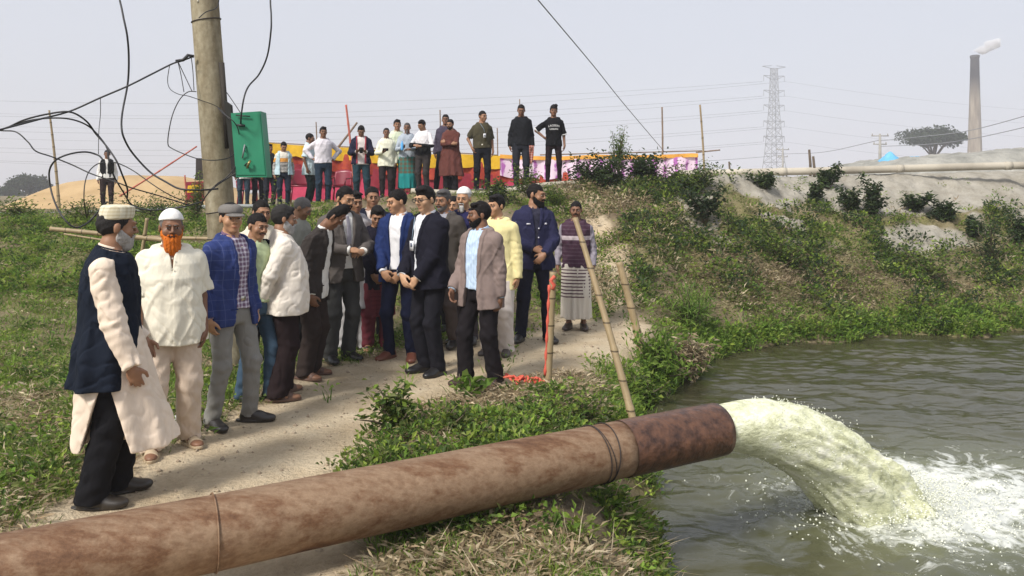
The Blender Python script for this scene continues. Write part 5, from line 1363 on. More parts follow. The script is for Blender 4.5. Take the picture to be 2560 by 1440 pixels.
    def garment(spec, inf):
        hem = spec.get('hem', .92); flare = spec.get('flare', .0); end = spec.get('sleeve', 1); front = spec.get('front', 0.0); tilt = spec.get('tilt', 0)
        WST = spec.get('waist', .170)
        def fn(P):
            Q = warp(P); a_ = np.array(TA) * bw; b_ = np.array(TB) * bw
            k = torso(Q, inf, -9)
            if hem < .95:
                BL = bel * np.interp(Q[:, 2], [.7, .95, 1.1, 1.28, 1.42], [.3, .8, 1, .55, 0])
                t = np.clip((1.22 - Q[:, 2]) / max(1.22 - hem, .05), 0, 1) ** 1.15
                A_ = np.interp(Q[:, 2], [.5, .88, 1.06, 1.25, 1.42], [.190 * bw, .188 * bw, WST * bw, .174 * bw, .12]) + inf + flare * t + BL * .3; B_ = np.interp(Q[:, 2], [.5, .88, 1.06, 1.25, 1.42], [.132 * bw, .127 * bw, (WST - .058) * bw, .117 * bw, .05]) + inf + flare * .8 * t + BL * .5
                B_ = B_ + front * .5 * t ** 1.3; cy = -front * .5 * t ** 1.3 - BL * .72
                cx = spec.get('swing', 0) * t ** 1.5
                fold = spec.get('fold', .004 + flare * .10) * t * np.sin(np.arctan2(Q[:, 1] - cy, Q[:, 0] - cx) * 9 + ph[6])
                k2 = (np.sqrt(((Q[:, 0] - cx) / A_) ** 2 + ((Q[:, 1] - cy) / B_) ** 2) - 1) * B_ + fold
                k = np.where(Q[:, 2] < .93, k2, smin(k, k2, .015))
            k = k + wr_(Q, spec.get('wr', 1.0))
            for sd_ in sides: k = smin(k, cap_(Q, (0.03 * sd_, .018, 1.452), Sx[sd_]['sho'] * np.array([.9, 1, 1]) + np.array([0, 0, -.004]), .040 + inf, .044 + inf), .03)
            k = smax(k, Q[:, 2] - 1.485 - .3 * Q[:, 1], .01)
            nr = spec.get('neck', .058); k = smax(k, -cap_(Q, (0, .012, 1.40), (0, -.012, 1.62), nr, nr), .006)
            if spec.get('pad'):
                for sd_ in sides: k = smin(k, ell_(Q, Sx[sd_]['sho'] * np.array([.86, 1, 1]) + np.array([0, 0, .030]), (.066, .056, .030)), .03)
            if end:
                for sd_ in sides: k = smin(k, sleeve(Q, Sx[sd_], inf + spec.get('sl', 0), end), .022)
            hz_ = hem + .008 * np.sin(Q[:, 0] * 14 + ph[7]) + tilt * Q[:, 0] + spec.get('curve', 0) * Q[:, 0] ** 2
            arm_ = np.min([np.maximum(cap_(Q, Sx[q]['el'], Sx[q]['wr'], .06, .06), 0) for q in sides], 0) if end and end > 0 else 9
            cut = hz_ - Q[:, 2]; cut = np.where((cut > 0) & (arm_ < .012) & (np.abs(Q[:, 0]) > .0), -.01, cut) if spec.get('keeparm', True) and end and end > 0 else cut
            if end and end > 0:
                k_t = smax(k, hz_ - Q[:, 2], .004)
                for sd_ in sides: k_t = np.minimum(k_t, sleeve(Q, Sx[sd_], inf + spec.get('sl', 0), end))
                k = k_t
            else: k = smax(k, hz_ - Q[:, 2], .004)
            op = spec.get('open')
            if op:   # (z list, half width list, x centre list)
                w_ = np.interp(Q[:, 2], op[0], op[1]); cx = np.interp(Q[:, 2], op[0], op[2]) if len(op) > 2 else 0
                lapel = np.abs(Q[:, 0] - cx) - w_
                if spec.get('lapel'):
                    zb = spec['lapel']; band = np.interp(Q[:, 2], [zb, zb + .12, 1.42, 1.47], [0, .034, .042, .03]); m = np.maximum(np.maximum(lapel - band, Q[:, 1] + .01), zb - Q[:, 2])
                    k = np.minimum(k, smax(k - .010, m, .002))
                k = smax(k, -np.maximum(lapel, Q[:, 1] + .02), .003)
            sl_ = spec.get('slit')
            if sl_:
                w_ = np.clip((sl_[0] - Q[:, 2]) * sl_[1], -1, 9); k = smax(k, -np.maximum(np.maximum(np.abs(Q[:, 1] - sl_[2]) - w_, Q[:, 0] * sl_[3] - .02 * 0), Q[:, 2] - sl_[0]), .003)
            return k
        return fn
    def collar(col, r_=.056, z=1.483, ht=.044, gap=.022, mat=None, nm='collar'):
        def fn(P):
            Q = warp(P); zz = Q[:, 2] - z - .30 * (Q[:, 1]) ; rr_ = np.sqrt(Q[:, 0] ** 2 + ((Q[:, 1] - .004) * 1.0) ** 2); R_ = r_ + .010 - zz * .25
            k = np.maximum(np.abs(rr_ - R_) - .006, np.abs(zz) - ht / 2)
            k = smax(k, -np.maximum(np.abs(Q[:, 0]) - gap - .5 * np.maximum(-zz + ht / 2, 0) * 0, Q[:, 1] + .02), .003)
            # collar points
            for sx in (-1, 1): k = smin(k, cap_(Q, (sx * (gap + .012), -.060, z - .022), (sx * (gap + .036), -.086, z - .060), .011, .005), .008)
            return k
        emit(nm, fn, mat or cloth(col), .8)
    if shirt:
        emit(shirt.get('name', 'shirt'), garment(shirt, shirt.get('inf', .014)), cloth(shirt['col'], shirt.get('pat'), shirt.get('col2'), shirt.get('sc', 1)))
        if shirt.get('collar', True): collar(shirt.get('collarcol', shirt['col']), gap=shirt.get('gap', .016))
        if shirt.get('buttons'):
            bm_ = MB()
            for z in np.arange(1.02, 1.42, .075): y = -float(np.interp(z, TZ, TB)) * bw - bel * np.interp(z, [.95, 1.08, 1.3], [.9, 1.25, .5]) - .018; bm_.add(unwarp(sphere_mesh(6, 4)[0] * .006 + np.array([0, y, z])), sphere_mesh(6, 4)[1])
            bm_.build('buttons', plain_m('shirt_button', (.5, .48, .42), .4), root)
    if vest:
        v_ = dict(sleeve=0, neck=.07); v_.update(vest)
        g0 = garment(v_, v_.get('inf', .026))
        def vf(P):
            k = g0(P); Q = warp(P)
            for sd_ in sides: T = Sx[sd_]; k = smax(k, -cap_(Q, T['sho'] + np.array([.02 * sd_, 0, .0]), T['el'] + np.array([.03 * sd_, 0, 0]), .066, .05), .006)
            return k
        emit('waistcoat', vf, cloth(vest['col'], vest.get('pat'), vest.get('col2'), vest.get('sc', 1)))
        if vest.get('stand'): collar(vest['col'], .064, 1.474, .040, .012)
    if jacket:
        j_ = dict(sleeve=.97, hem=.80, flare=.012, waist=.160, pad=True, sl=.004, neck=.066, wr=.8, open=([.78, 1.05, 1.12, 1.47], [.05, .012, .012, .075]), lapel=1.06); j_.update(jacket)
        emit('jacket', garment(j_, j_.get('inf', .024)), cloth(jacket['col'], jacket.get('pat'), jacket.get('col2'), jacket.get('sc', 1)))
        collar(jacket['col'], .070, 1.466, .042, .05, nm='jacket_collar')
        if jacket.get('pocket', True):
            for sx in (-1, 1):
                pk = MB()
                if j_['hem'] < .86:
                    pts = unwarp([[sx * (.07 + .05 * t), -(.150 * bw + bel * .7) + .035 * t, .925] for t in (0, .5, 1)]); pk.tube([tuple(p) for p in pts], .006, 5)
                if pk.v: pk.build('pocket_flap', cloth(tuple(q * .9 for q in jacket['col'])), root)
    if shirt and shirt.get('cuff') and jacket:
        for sd_ in sides:
            T = Sx[sd_]; dv = (T['wr'] - T['el']); dv /= np.linalg.norm(dv)
            a = T['wr'] - dv * .03; b = T['wr'] + dv * .012
            def cff(P, a=a, b=b, dv=dv):
                Q = warp(P); return np.maximum(cap_(Q, a, b, .036, .036), (Q - b.astype(f32)) @ dv.astype(f32))
            emit('cuff', cff, cloth(shirt['col']))
    if tie:
        def tf(P):
            Q = warp(P); w_ = np.interp(Q[:, 2], [.98, 1.03, 1.36, 1.41, 1.44], [.004, .034, .022, .016, .022]); sh_ = np.abs(torso(Q, .028 - .006)) - .006
            return smax(np.maximum(np.maximum(sh_, np.abs(Q[:, 0]) - w_), Q[:, 1]), np.maximum(.985 - Q[:, 2], Q[:, 2] - 1.445), .003)
        emit('tie', tf, cloth(tie))
    if pants:
        lo_ = pants.get('loose', .012); hemr = pants.get('hem', .055); end = pants.get('end', 1.0)
        def pf(P):
            Q = warp(P)
            k = smax(torso(Q, .006 + lo_ * .2, .80), Q[:, 2] - pants.get('top', 1.02), .006)
            x, y, z = P[:, 0], P[:, 1], P[:, 2]
            for sd_ in sides:
                T = Sx[sd_]; an = T['kn'] + (T['an'] - T['kn']) * end
                f_ = smin(cap_(P, T['hip'], T['kn'], .086 * bw + lo_, .058 + lo_), cap_(P, T['kn'], an + np.array([0, 0, -.03]), .058 + lo_, hemr), .03)
                f_ = smax(f_, (an[2] - .045) - z, .004)
                kd = (z - T['kn'][2]); ad = z - an[2]
                f_ = f_ + wr_(P, .8) + .0022 * np.sin(z * 62 + x * 26 * sd_ + ph[8] + 2 * np.sin(y * 22 + x * 9)) * (np.exp(-(kd / .13) ** 2) + 1.3 * np.exp(-(ad / .12) ** 2) + .35) + .0015 * np.sin(np.arctan2(y - T['kn'][1], x - T['kn'][0]) * 3 + z * 9 + ph[9])
                k = smin(k, f_, .03)
            return smax(k, Q[:, 2] - pants.get('top', 1.02), .006)
        emit(pants.get('name', 'trousers'), pf, cloth(pants['col'], pants.get('pat'), pants.get('col2'), pants.get('sc', 1)))
        if pants.get('belt'):
            def bf(P):
                Q = warp(P); return smax(torso(Q, .021), np.abs(Q[:, 2] - 1.0) - .017, .003)
            emit('belt', bf, plain_m('leather', pants['belt'], .45))
            MB().box(unwarp([[0, -.100 * bw - bel * .9 - .028, 1.0]])[0], (.045, .008, .036)).build('buckle', plain_m('buckle_metal', (.5, .48, .42), .3, .6, .9), root)
    if lower:  # a lungi, skirt or long gown bottom: one tube round both legs
        top_z = lower.get('top', 1.03); hem = lower['hem']; w0 = lower.get('w', .20); b0 = lower.get('b', .15)
        mx = (Sx[-1]['an'][0] + Sx[1]['an'][0]) / 2; my = (Sx[-1]['an'][1] + Sx[1]['an'][1]) / 2
        def lf(P):
            z = P[:, 2]; t = np.clip((1.0 - z) / (1.0 - hem), 0, 1); a = .186 * bw + (w0 - .186 * bw) * t; b = .128 * bw + (b0 - .128 * bw) * t
            cx = mx * t; cy = (my * t); th = np.arctan2((P[:, 1] - cy) / b, (P[:, 0] - cx) / a)
            k = (np.sqrt(((P[:, 0] - cx) / a) ** 2 + ((P[:, 1] - cy) / b) ** 2) - 1) * b + lower.get('fold', .008) * t * (np.sin(th * 11 + ph[6]) + .7 * np.sin(th * 17 + ph[7]))
            for sd_ in sides:
                T = Sx[sd_]; k = smin(k, np.minimum(cap_(P, T['hip'], T['kn'], .085, .06), cap_(P, T['kn'], T['an'], .06, .05)), .06)
            k = k + .010 * np.exp(-((P[:, 0] - .02 - .05 * (1 - z)) / .025) ** 2) * (P[:, 1] < 0) * -1
            return smax(smax(k, hem + .008 * np.sin(th * 4) - z, .004), z - top_z, .01)
        emit(lower.get('name', 'lungi'), lf, cloth(lower['col'], lower.get('pat'), lower.get('col2'), lower.get('sc', 1)))
    shoe = shoe or ('shoe', (.02, .018, .017))
    for sd_ in sides:
        T = Sx[sd_]
        if shoe[0] == 'shoe':
            def sf_(P, T=T):
                k, u = foot_sdf(P, T, .008); k = smax(k, u[:, 2] - (.085 - .0 * u[:, 1]), .01)
                sole = np.maximum(np.maximum(ell_(u * A3(1, 1, 0), (0, .045, 0), (.052, .155, 1)), u[:, 2] - .018), .001 - u[:, 2]); return smin(k, sole, .004)
            emit('shoe', lambda P, T=T, g=sf_: near_(P, T['an'] + np.array([0, -.06, -.04]), .24, lambda Q: g(Q, T)), plain_m('shoe_leather', shoe[1], .38, .5))
        elif shoe[0] == 'sandal':
            def sf_(P, T=T):
                k, u = foot_sdf(P, T, .004); sole = np.maximum(np.maximum(ell_(u * A3(1, 1, 0), (0, .045, 0), (.054, .16, 1)), u[:, 2] - .022), -.004 - u[:, 2])
                st = smax(k, np.minimum(np.abs(u[:, 1] - .115 - .3 * u[:, 0]) - .022, np.abs(u[:, 1] - .035 + .2 * u[:, 0]) - .018), .003); return np.minimum(sole, st)
            emit('sandal', lambda P, T=T, g=sf_: near_(P, T['an'] + np.array([0, -.06, -.04]), .24, lambda Q: g(Q, T)), plain_m('sandal_leather', shoe[1], .6))
    def on_chest(xx, z, out=.0):
        b = float(np.interp(z, TZ, TB)) * bw; a = float(np.interp(z, TZ, TA)) * bw; y = -b * math.sqrt(max(0, 1 - (xx / a) ** 2)) - out - bel * 1.1 * float(np.interp(z, [.95, 1.08, 1.25, 1.4], [.8, 1, .6, 0]))
        return unwarp([[xx, y, z]])[0]
    if badge:
        o_ = badge if isinstance(badge, float) else .045
        MB().tube([tuple(on_chest(-.05, 1.45, .045)), tuple(on_chest(o_ * .6, 1.33, .05)), tuple(on_chest(o_, 1.24, .05))], .003, 4).build('lanyard', plain_m('lanyard_blue', (.25, .35, .45), .7), root)
        c_ = on_chest(o_, 1.19, .055); MB().box(c_, (.055, .005, .09)).build('id_card', plain_m('card_white', (.72, .73, .76), .4), root)
        MB().box(c_ + np.array([0, -.004, .008]), (.028, .002, .035)).build('card_photo', plain_m('card_photo', (.12, .14, .2), .4), root)
    if held == 'phone':
        c_ = (Sx[1]['wr'] + Sx[-1]['wr']) / 2 if arms[0] == arms[1] else Sx[-1]['wr'] + Sx[-1]['fd'] * .09
        MB().box(unwarp([c_ + np.array([0, -.07 if arms[0] == arms[1] else -.02, .03])])[0], (.14 if arms[0] != arms[1] else .075, .012, .07 if arms[0] != arms[1] else .14), Matrix.Rotation(.5, 3, 'X')).build('phone', plain_m('phone_black', (.012, .012, .014), .2), root)
    if extras: extras(root, on_chest, Sx, unwarp, emit, warp, torso)
    return root
_pm = {}
def plain_m(name, col, rough=.5, spec=.4, metal=0):
    k = (name, col)
    if k not in _pm: _pm[k] = plain(name, col, rough, spec, metal)
    return _pm[k]
# ------------------------------------------------------------ the people
def shirt_(col, hem=.92, **k): return dict(col=col, hem=hem, **k)
WHITE = (.72, .71, .68); CREAM = (.74, .69, .56); NAVY = (.010, .012, .028); BLACK = (.010, .010, .012); BHAIR = (.010, .009, .009); GREYH = (.16, .15, .145); WH = (.55, .54, .52)
SK = dict(d=(.19, .092, .052), m=(.29, .15, .085), l=(.42, .23, .13), f=(.50, .30, .18))
G1 = 'people gathered on the path'; G2 = 'onlookers standing on the embankment'
VO = ([.5, .9, 1.1, 1.3, 1.47], [.02, .02, .012, .012, .03])
person(268, 4.5, 517, 1.42, 'man in black waistcoat over long cream tunic and checked white cap, leftmost of the group', G1, h=.0062, skinc=SK['m'], head=(.30, .05, 0), bend=.05, armk=1.07,
       arms=((( .245, -.15, .81), (-.1, -.25, -1), (-1, .1, .2), (.35, 1, 0)), 'downfwd'), hairc=(.03, .028, .028), beard=('full', (.45, .43, .41)), cap=('tall', (.66, .63, .50)), build=1.04,
       shirt=shirt_((.74, .62, .50), .34, flare=.04, front=.20, slit=(.80, .30, -.02, 1), sl=.012, name='tunic', fold=.014), vest=dict(col=(.010, .014, .024), hem=.70, flare=.045, inf=.030, stand=True, fold=.014),
       pants=dict(col=BLACK, loose=.03, hem=.085, top=.9), shoe=('shoe', (.03, .025, .02)), legs=((-.10, .05), (.10, -.05)), belly=.02)
person(428, 5.43, 527, .06, 'man with a bright orange beard, white skullcap and short sleeved cream shirt', G1, h=.0068, skinc=SK['d'], head=(.02, .05, 0), hairs='bald', hairc=GREYH,
       arms=('downfwd', ((.225, -.05, .85), (-.1, -.2, -1), (-1, .1, 0), (.35, 1, 0))), beard=('long', (.62, .16, .02)), cap=('skull', (.72, .71, .69)), belly=.045, build=1.05,
       shirt=shirt_((.74, .70, .58), .775, sleeve=-.86, flare=.03, sl=.016, buttons=True, open=([.7, 1.30, 1.40, 1.47], [0, 0, .012, .035])), pants=dict(col=(.60, .49, .39), loose=.03, hem=.085), shoe=('sandal', (.42, .33, .22)),
       legs=((-.13, -.14, 0, -.1), (.12, .02, 0, .35)))
person(578, 5.95, 507, .75, 'man in grey peaked cap, blue windowpane blazer, plaid shirt and faded jeans', G1, h=.0075, skinc=SK['l'], head=(-.45, .02, 0), cap=('peaked', (.17, .16, .15)),
       arms=('down', 'down'), shirt=shirt_((.16, .10, .16), .92, pat='plaid', col2=(.55, .52, .60), sc=.7, tuck=True, buttons=True), jacket=dict(col=(.030, .046, .15), pat='window', col2=(.06, .08, .20), hem=.79, open=([.75, 1.0, 1.12, 1.47], [.11, .06, .045, .075]), lapel=1.02),
       pants=dict(col=(.22, .215, .20), loose=.010, hem=.060, belt=(.25, .08, .03)), legs=((-.12, .06), (.15, -.06, 0, .5)), shoe=('shoe', (.03, .026, .024)))
person(638, 6.6, 532, .75, 'man in pale green shirt, dark blazer and blue jeans, squeezed behind the blue blazer', G1, h=.0085, skinc=SK['m'], head=(-.15, .15, .08), hairs='short', beard=('moustache', BHAIR),
       shirt=shirt_((.42, .50, .30), .92, tuck=True), jacket=dict(col=(.008, .010, .022), hem=.80, open=([.75, 1.0, 1.47], [.13, .12, .10])), pants=dict(col=(.05, .085, .13), loose=.012, hem=.065), legs=((-.1, .05), (.12, -.08, 0, .5)))
person(652, 7.25, 500, .35, 'clean shaven man in cream shirt, only his face showing behind the man in pale green', G1, h=.0095, skinc=SK['m'], head=(0, .1, 0), hairs='receding', shirt=shirt_((.66, .60, .48), .80), pants=dict(col=BLACK))
person(742, 8.9, 489, .9, 'grey haired man whose head top shows behind the white shirted man with a big belly', G1, h=.011, skinc=SK['m'], head=(.3, .5, 0), hairs='short', hairc=GREYH, shirt=shirt_((.30, .30, .26), .85), pants=dict(col=BLACK))
person(703, 6.75, 513, 1.80, 'stout man in untucked white shirt with grey beard, hands clasped behind his back', G1, h=.0078, skinc=SK['m'], head=(-.08, .12, 0), hairs='full', hairc=(.03, .028, .027), beard=('full', (.42, .41, .40)), belly=.085, build=1.08,
       arms=('back', 'back'), shirt=shirt_((.72, .66, .58), .77, flare=.035, sl=.014), pants=dict(col=(.020, .013, .014), loose=.03, hem=.095), shoe=('sandal', (.12, .07, .05)), legs=((-.13, .04), (.13, -.06)))
person(775, 7.45, 508, 1.18, 'man in dark charcoal suit and sandals bowing his head, white shirt front showing', G1, h=.0085, skinc=SK['d'], head=(.05, .42, 0), bend=.32, hairs='receding', hairc=BHAIR,
       arms=(((.22, -.10, .84), (-.1, -.3, -1), (-1, .1, .1), (.35, 1, 0)), 'down'), shirt=shirt_(WHITE, .80), jacket=dict(col=(.040, .034, .032), hem=.75, open=([.7, 1.0, 1.2, 1.47], [.10, .08, .07, .08])), pants=dict(col=(.035, .026, .024), loose=.03, hem=.085), shoe=('sandal', (.10, .055, .04)), belly=.035)
person(850, 8.15, 465, .52, 'tall bearded man in grey suit and pale tie with hands clasped at his waist', G1, h=.0085, skinc=SK['l'], head=(.12, .22, 0), hairs='receding', beard=('short', BHAIR), arms=('claspH', 'claspH'), bend=.08,
       shirt=shirt_(WHITE, .92, tuck=True, cuff=True), jacket=dict(col=(.105, .092, .085), hem=.79, open=([.75, 1.0, 1.10, 1.47], [.09, .035, .02, .075])), tie=(.26, .25, .29), pants=dict(col=(.055, .056, .055), loose=.016, hem=.07), shoe=('shoe', (.015, .014, .014)), belly=.03, build=1.05)
person(885, 8.75, 478, .25, 'person in pale grey tunic mostly hidden behind the tall man in the grey suit', G1, h=.0105, skinc=SK['m'], head=(.1, .1, 0), hairs='full', shirt=shirt_((.42, .41, .43), .48, flare=.08, name='tunic', swing=.10), pants=dict(col=(.45, .44, .45), loose=.03, hem=.08))
person(930, 9.4, 467, .1, 'man in navy suit and maroon tie standing behind the young woman', G1, h=.0105, skinc=SK['m'], head=(.05, .05, 0), hairs='receding', shirt=shirt_((.68, .60, .55), .92, tuck=True), tie=(.12, .02, .025), jacket=dict(col=(.014, .016, .030)), pants=dict(col=(.015, .015, .02)), build=1.05)
person(942, 8.75, 512, .15, 'young woman in dark navy jumper and dusty red skirt looking down', G1, h=.0085, skinc=SK['m'], head=(-.15, .38, .06), hairs='full', female=True, arms=('claspL', 'down'),
       shirt=shirt_((.013, .012, .022), .74, collar=False, flare=.01, name='jumper'), lower=dict(col=(.15, .035, .045), pat='hstripe', col2=(.12, .028, .038), hem=.42, w=.21, b=.17, top=.80, name='skirt', fold=.014), pants=dict(col=(.13, .03, .04), top=.6, loose=.03, hem=.07), shoe=('sandal', (.05, .03, .03)))
person(1000, 8.28, 473, -.42, 'man in bright navy suit with open white collar and brown shoes, hands folded', G1, h=.0085, skinc=SK['l'], head=(-.62, .18, 0), hairs='short', arms=('claspL', 'claspL'),
       shirt=shirt_((.74, .74, .76), .92, tuck=True, cuff=True), jacket=dict(col=(.016, .030, .105), hem=.80, open=([.75, 1.0, 1.10, 1.47], [.09, .05, .05, .075])), pants=dict(col=(.014, .018, .045), loose=.008, hem=.055), shoe=('shoe', (.16, .055, .035)), legs=((-.12, 0, 0, -.3), (.12, .0, 0, .35)))
person(1076, 7.68, 465, -.92, 'smiling man in black suit and glasses with a white identity card', G1, h=.008, skinc=SK['f'], head=(.15, .12, 0), hairs='full', glasses=True, arms=('claspL', 'claspL'), bend=.06,
       shirt=shirt_((.70, .72, .76), .92, tuck=True), jacket=dict(col=(.012, .012, .020), hem=.80, flare=.02), pants=dict(col=(.013, .013, .018), loose=.014, hem=.068), shoe=('shoe', (.012, .011, .012)), badge=-.015, belly=.03, build=1.04)
person(1110, 8.9, 474, -.45, 'grey haired man in brown grey suit behind the man with the identity card', G1, h=.0105, skinc=SK['m'], head=(-.1, .08, 0), hairs='full', hairc=(.09, .085, .085), shirt=shirt_((.3, .3, .34), .92, tuck=True), jacket=dict(col=(.075, .066, .060), hem=.74), pants=dict(col=(.10, .08, .075), loose=.02), beard=('stubble', GREYH))
person(1134, 9.9, 490, -.1, 'person whose face shows just left of the old man in the white cap', G1, h=.012, skinc=SK['l'], head=(-.1, .05, 0), hairs='short', shirt=shirt_((.30, .07, .07), .85), pants=dict(col=BLACK))
person(1160, 9.1, 470, -.3, 'old man with white beard and white skullcap at the back of the group', G1, h=.0095, skinc=SK['l'], head=(.0, .05, 0), hairs='bald', hairc=WH, beard=('goatee', WH), cap=('skull', (.72, .71, .69)), shirt=shirt_((.022, .022, .075), .80), pants=dict(col=(.08, .07, .08)))
person(1203, 7.25, 505, -.68, 'bearded man in mauve brown blazer over a pale blue shirt, turned to the left', G1, h=.008, skinc=SK['d'], head=(-.62, .05, 0), hairs='full', beard=('short', BHAIR), arms=('downfwd', ((.23, .0, .83), (-.05, -.2, -1), (-1, .1, 0), (.35, 1, 0))),
       shirt=shirt_((.42, .54, .70), .92, pat='vstripe', col2=(.50, .62, .76), tuck=True), jacket=dict(col=(.215, .165, .150), hem=.74, flare=.03, open=([.7, 1.0, 1.1, 1.47], [.10, .065, .07, .08]), lapel=1.0), pants=dict(col=(.014, .012, .014), loose=.02, hem=.08, belt=(.02, .015, .012)), shoe=('shoe', (.05, .03, .025)), legs=((-.14, -.08, 0, -.2), (.12, .05)), belly=.02)
person(1243, 8.6, 487, -.30, 'clean shaven man in yellow shirt and white trousers looking left', G1, h=.0088, skinc=SK['l'], head=(-.42, .05, 0), hairs='full', arms=('down', ((.235, -.02, .84), (-.05, -.2, -1), (-1, .1, 0), (.35, 1, 0))),
       shirt=shirt_((.74, .66, .34), .72, flare=.02, sl=.01), pants=dict(col=(.58, .52, .48), loose=.03, hem=.085), shoe=('shoe', (.06, .05, .045)))
def police_bits(root, on_chest, Sx, unwarp, emit, warp, torso):
    wm = plain_m('white_patch', (.62, .62, .68), .7)
    for xx, z, w_, h_, nm in ((-.085, 1.30, .055, .014, 'name_tag'), (.10, 1.30, .03, .02, 'chest_badge')):
        MB().box(on_chest(xx, z, .028), (w_, .006, h_)).build(nm, wm, root)
    for sd_ in (-1, 1):
        c_ = unwarp([Sx[sd_]['sho'] * .72 + Sx[sd_]['el'] * .28])[0] + np.array([sd_ * .042, -.038, 0])
        MB().box(c_, (.05, .01, .05), Matrix.Rotation(sd_ * .8, 3, 'Z')).build('shoulder_patch', wm, root)
    for z in (1.05, 1.15, 1.25): MB().add(unwarp(sphere_mesh(6, 4)[0] * .009 + on_chest(.02, z, .032)), sphere_mesh(6, 4)[1]).build('snap_button', wm, root)
person(1335, 9.3, 460, .22, 'police officer in dark navy jacket with white patches, looking right', G1, h=.0088, skinc=SK['m'], head=(.85, .08, 0), hairs='short', beard=('full', BHAIR), arms=(((.05, -.20, 1.03), (-.9, -.2, -.15), (-.2, .6, -.6), (.9, .4, -.4)), ((.06, -.24, .97), (-.7, -.15, -.65), (-.2, .8, -.4), (.9, .4, -.3))),
       shirt=shirt_((.03, .03, .05), .92), jacket=dict(col=(.022, .023, .058), hem=.80, flare=.02, open=([.75, .95, 1.15, 1.47], [.06, .02, .012, .05]), lapel=1.2), pants=dict(col=(.014, .015, .028), loose=.016, hem=.062), shoe=('shoe', (.02, .018, .018)), legs=((-.15, 0, 0, -.5), (.15, -.06, 0, .25)), extras=police_bits, build=1.03)
def baton(root, on_chest, Sx, unwarp, emit, warp, torso):
    w_ = Sx[-1]['wr'] + Sx[-1]['fd'] * .08; MB().tube([tuple(w_ + np.array([0, -.02, .03])), tuple(w_ + np.array([-.01, -.03, -.12]))], .022, 10).build('torch', plain_m('black_torch', (.015, .015, .015), .4), root)
person(1440, 10.1, 503, -.08, 'thin man in striped purple jumper and white lungi standing behind the long bamboo', G1, h=.0095, skinc=SK['d'], head=(.02, .05, 0), hairs='short', beard=('moustache', BHAIR), arms=(((.25, .0, .86), (0, -.2, -1), (-1, .1, 0), (.5, 1, 0)), 'down'),
       shirt=shirt_((.055, .028, .045), .84, pat='band', col2=(.42, .36, .38), name='jumper'), lower=dict(col=(.62, .57, .50), pat='lungi', col2=(.10, .05, .07), hem=.15, w=.20, b=.17, top=.90, fold=.012), shoe=('shoe', (.05, .035, .03)))

# ---- on the embankment
HB = .0115
def onl(px, d, top, yaw, label, **k):
    k.setdefault('h', HB); k.setdefault('skinc', SK['d']); k.setdefault('sh', .93)
    return person(px, d, top, yaw, label, G2, **k)
onl(268, 21.4, 375, -.1, 'youth in white shirt and black waistcoat standing alone beyond the cable loops', shirt=shirt_(WHITE), vest=dict(col=BLACK, hem=.95, open=([.9, 1.3, 1.47], [.01, .02, .05])), pants=dict(col=(.03, .02, .02)))
onl(609, 17.6, 368, 0, 'onlooker in open dark jacket and white shirt, cut off above by the green box', shirt=shirt_(WHITE, .80), jacket=dict(col=BLACK, hem=.86, open=([.8, 1.47], [.09, .09])), pants=dict(col=(.03, .05, .07)))
onl(644, 17.9, 362, .4, 'onlooker in dark clothes whose legs show under the right half of the green box', shirt=shirt_((.02, .02, .022), .85), pants=dict(col=(.02, .022, .03)))
onl(674, 17.2, 360, .3, 'boy in dark jacket standing half hidden by the right edge of the green box', hairs='full', shirt=shirt_((.020, .022, .028), .85), pants=dict(col=(.022, .024, .032)), arms=('down', 'grip'))
onl(709, 17.0, 354, .1, 'youth in striped jumper and open light blue waistcoat looking down', hairs='full', head=(0, .35, 0), skinc=SK['m'], shirt=shirt_((.02, .017, .02), .93, pat='bands', col2=(.55, .53, .50)), vest=dict(col=(.42, .55, .60), hem=.86, flare=.03, open=([.8, 1.47], [.10, .10])), pants=dict(col=(.018, .024, .04)), arms=('down', 'down'))
onl(772, 17.5, 333, 1.35, 'man in long pale blue shirt seen from the side behind the youth in white', shirt=shirt_((.55, .68, .72), .74, sleeve=-.8, flare=.02), pants=dict(col=(.010, .020, .022), loose=.02, hem=.07), head=(0, .2, 0))
onl(808, 17.0, 317, .15, 'youth in white long sleeved top with hands on his hips', hairs='full', arms=('hip', 'hip'), skinc=SK['d'], shirt=shirt_((.66, .63, .68), .93, collar=False), pants=dict(col=(.02, .035, .055)))
onl(903, 17.0, 313, 0, 'youth in navy and red track jacket looking at his phone', hairs='full', head=(0, .4, 0), arms=('phone', 'phone'), held='phone', shirt=shirt_((.66, .60, .58), .84), jacket=dict(col=(.016, .016, .035), hem=.86, open=([.8, 1.47], [.075, .085]), pat='core', col2=(.33, .05, .07)), pants=dict(col=(.02, .045, .06), loose=.02), legs=((-.1, 0), (.14, 0)))
onl(966, 17.0, 320, .05, 'balding man in long white shirt holding a phone out', hairs='receding', skinc=SK['d'], arms=('phone', 'down'), held='phone', shirt=shirt_((.72, .72, .58), .78, flare=.02), pants=dict(col=(.025, .02, .022), loose=.018))
onl(993, 17.6, 299, .1, 'smiling man in pale green shirt behind the man in the long white shirt', hairs='full', skinc=SK['m'], shirt=shirt_((.60, .66, .50), .85), pants=dict(col=(.03, .03, .03)))
def bottle(root, on_chest, Sx, unwarp, emit, warp, torso):
    c_ = Sx[-1]['wr'] + np.array([0.02, -.08, .05]); MB().lathe([(.03, -.1), (.033, -.08), (.033, .05), (.012, .09), (.012, .12)], 10, tuple(c_)).build('water_bottle', plain_m('blue_bottle', (.10, .38, .75), .2), root)
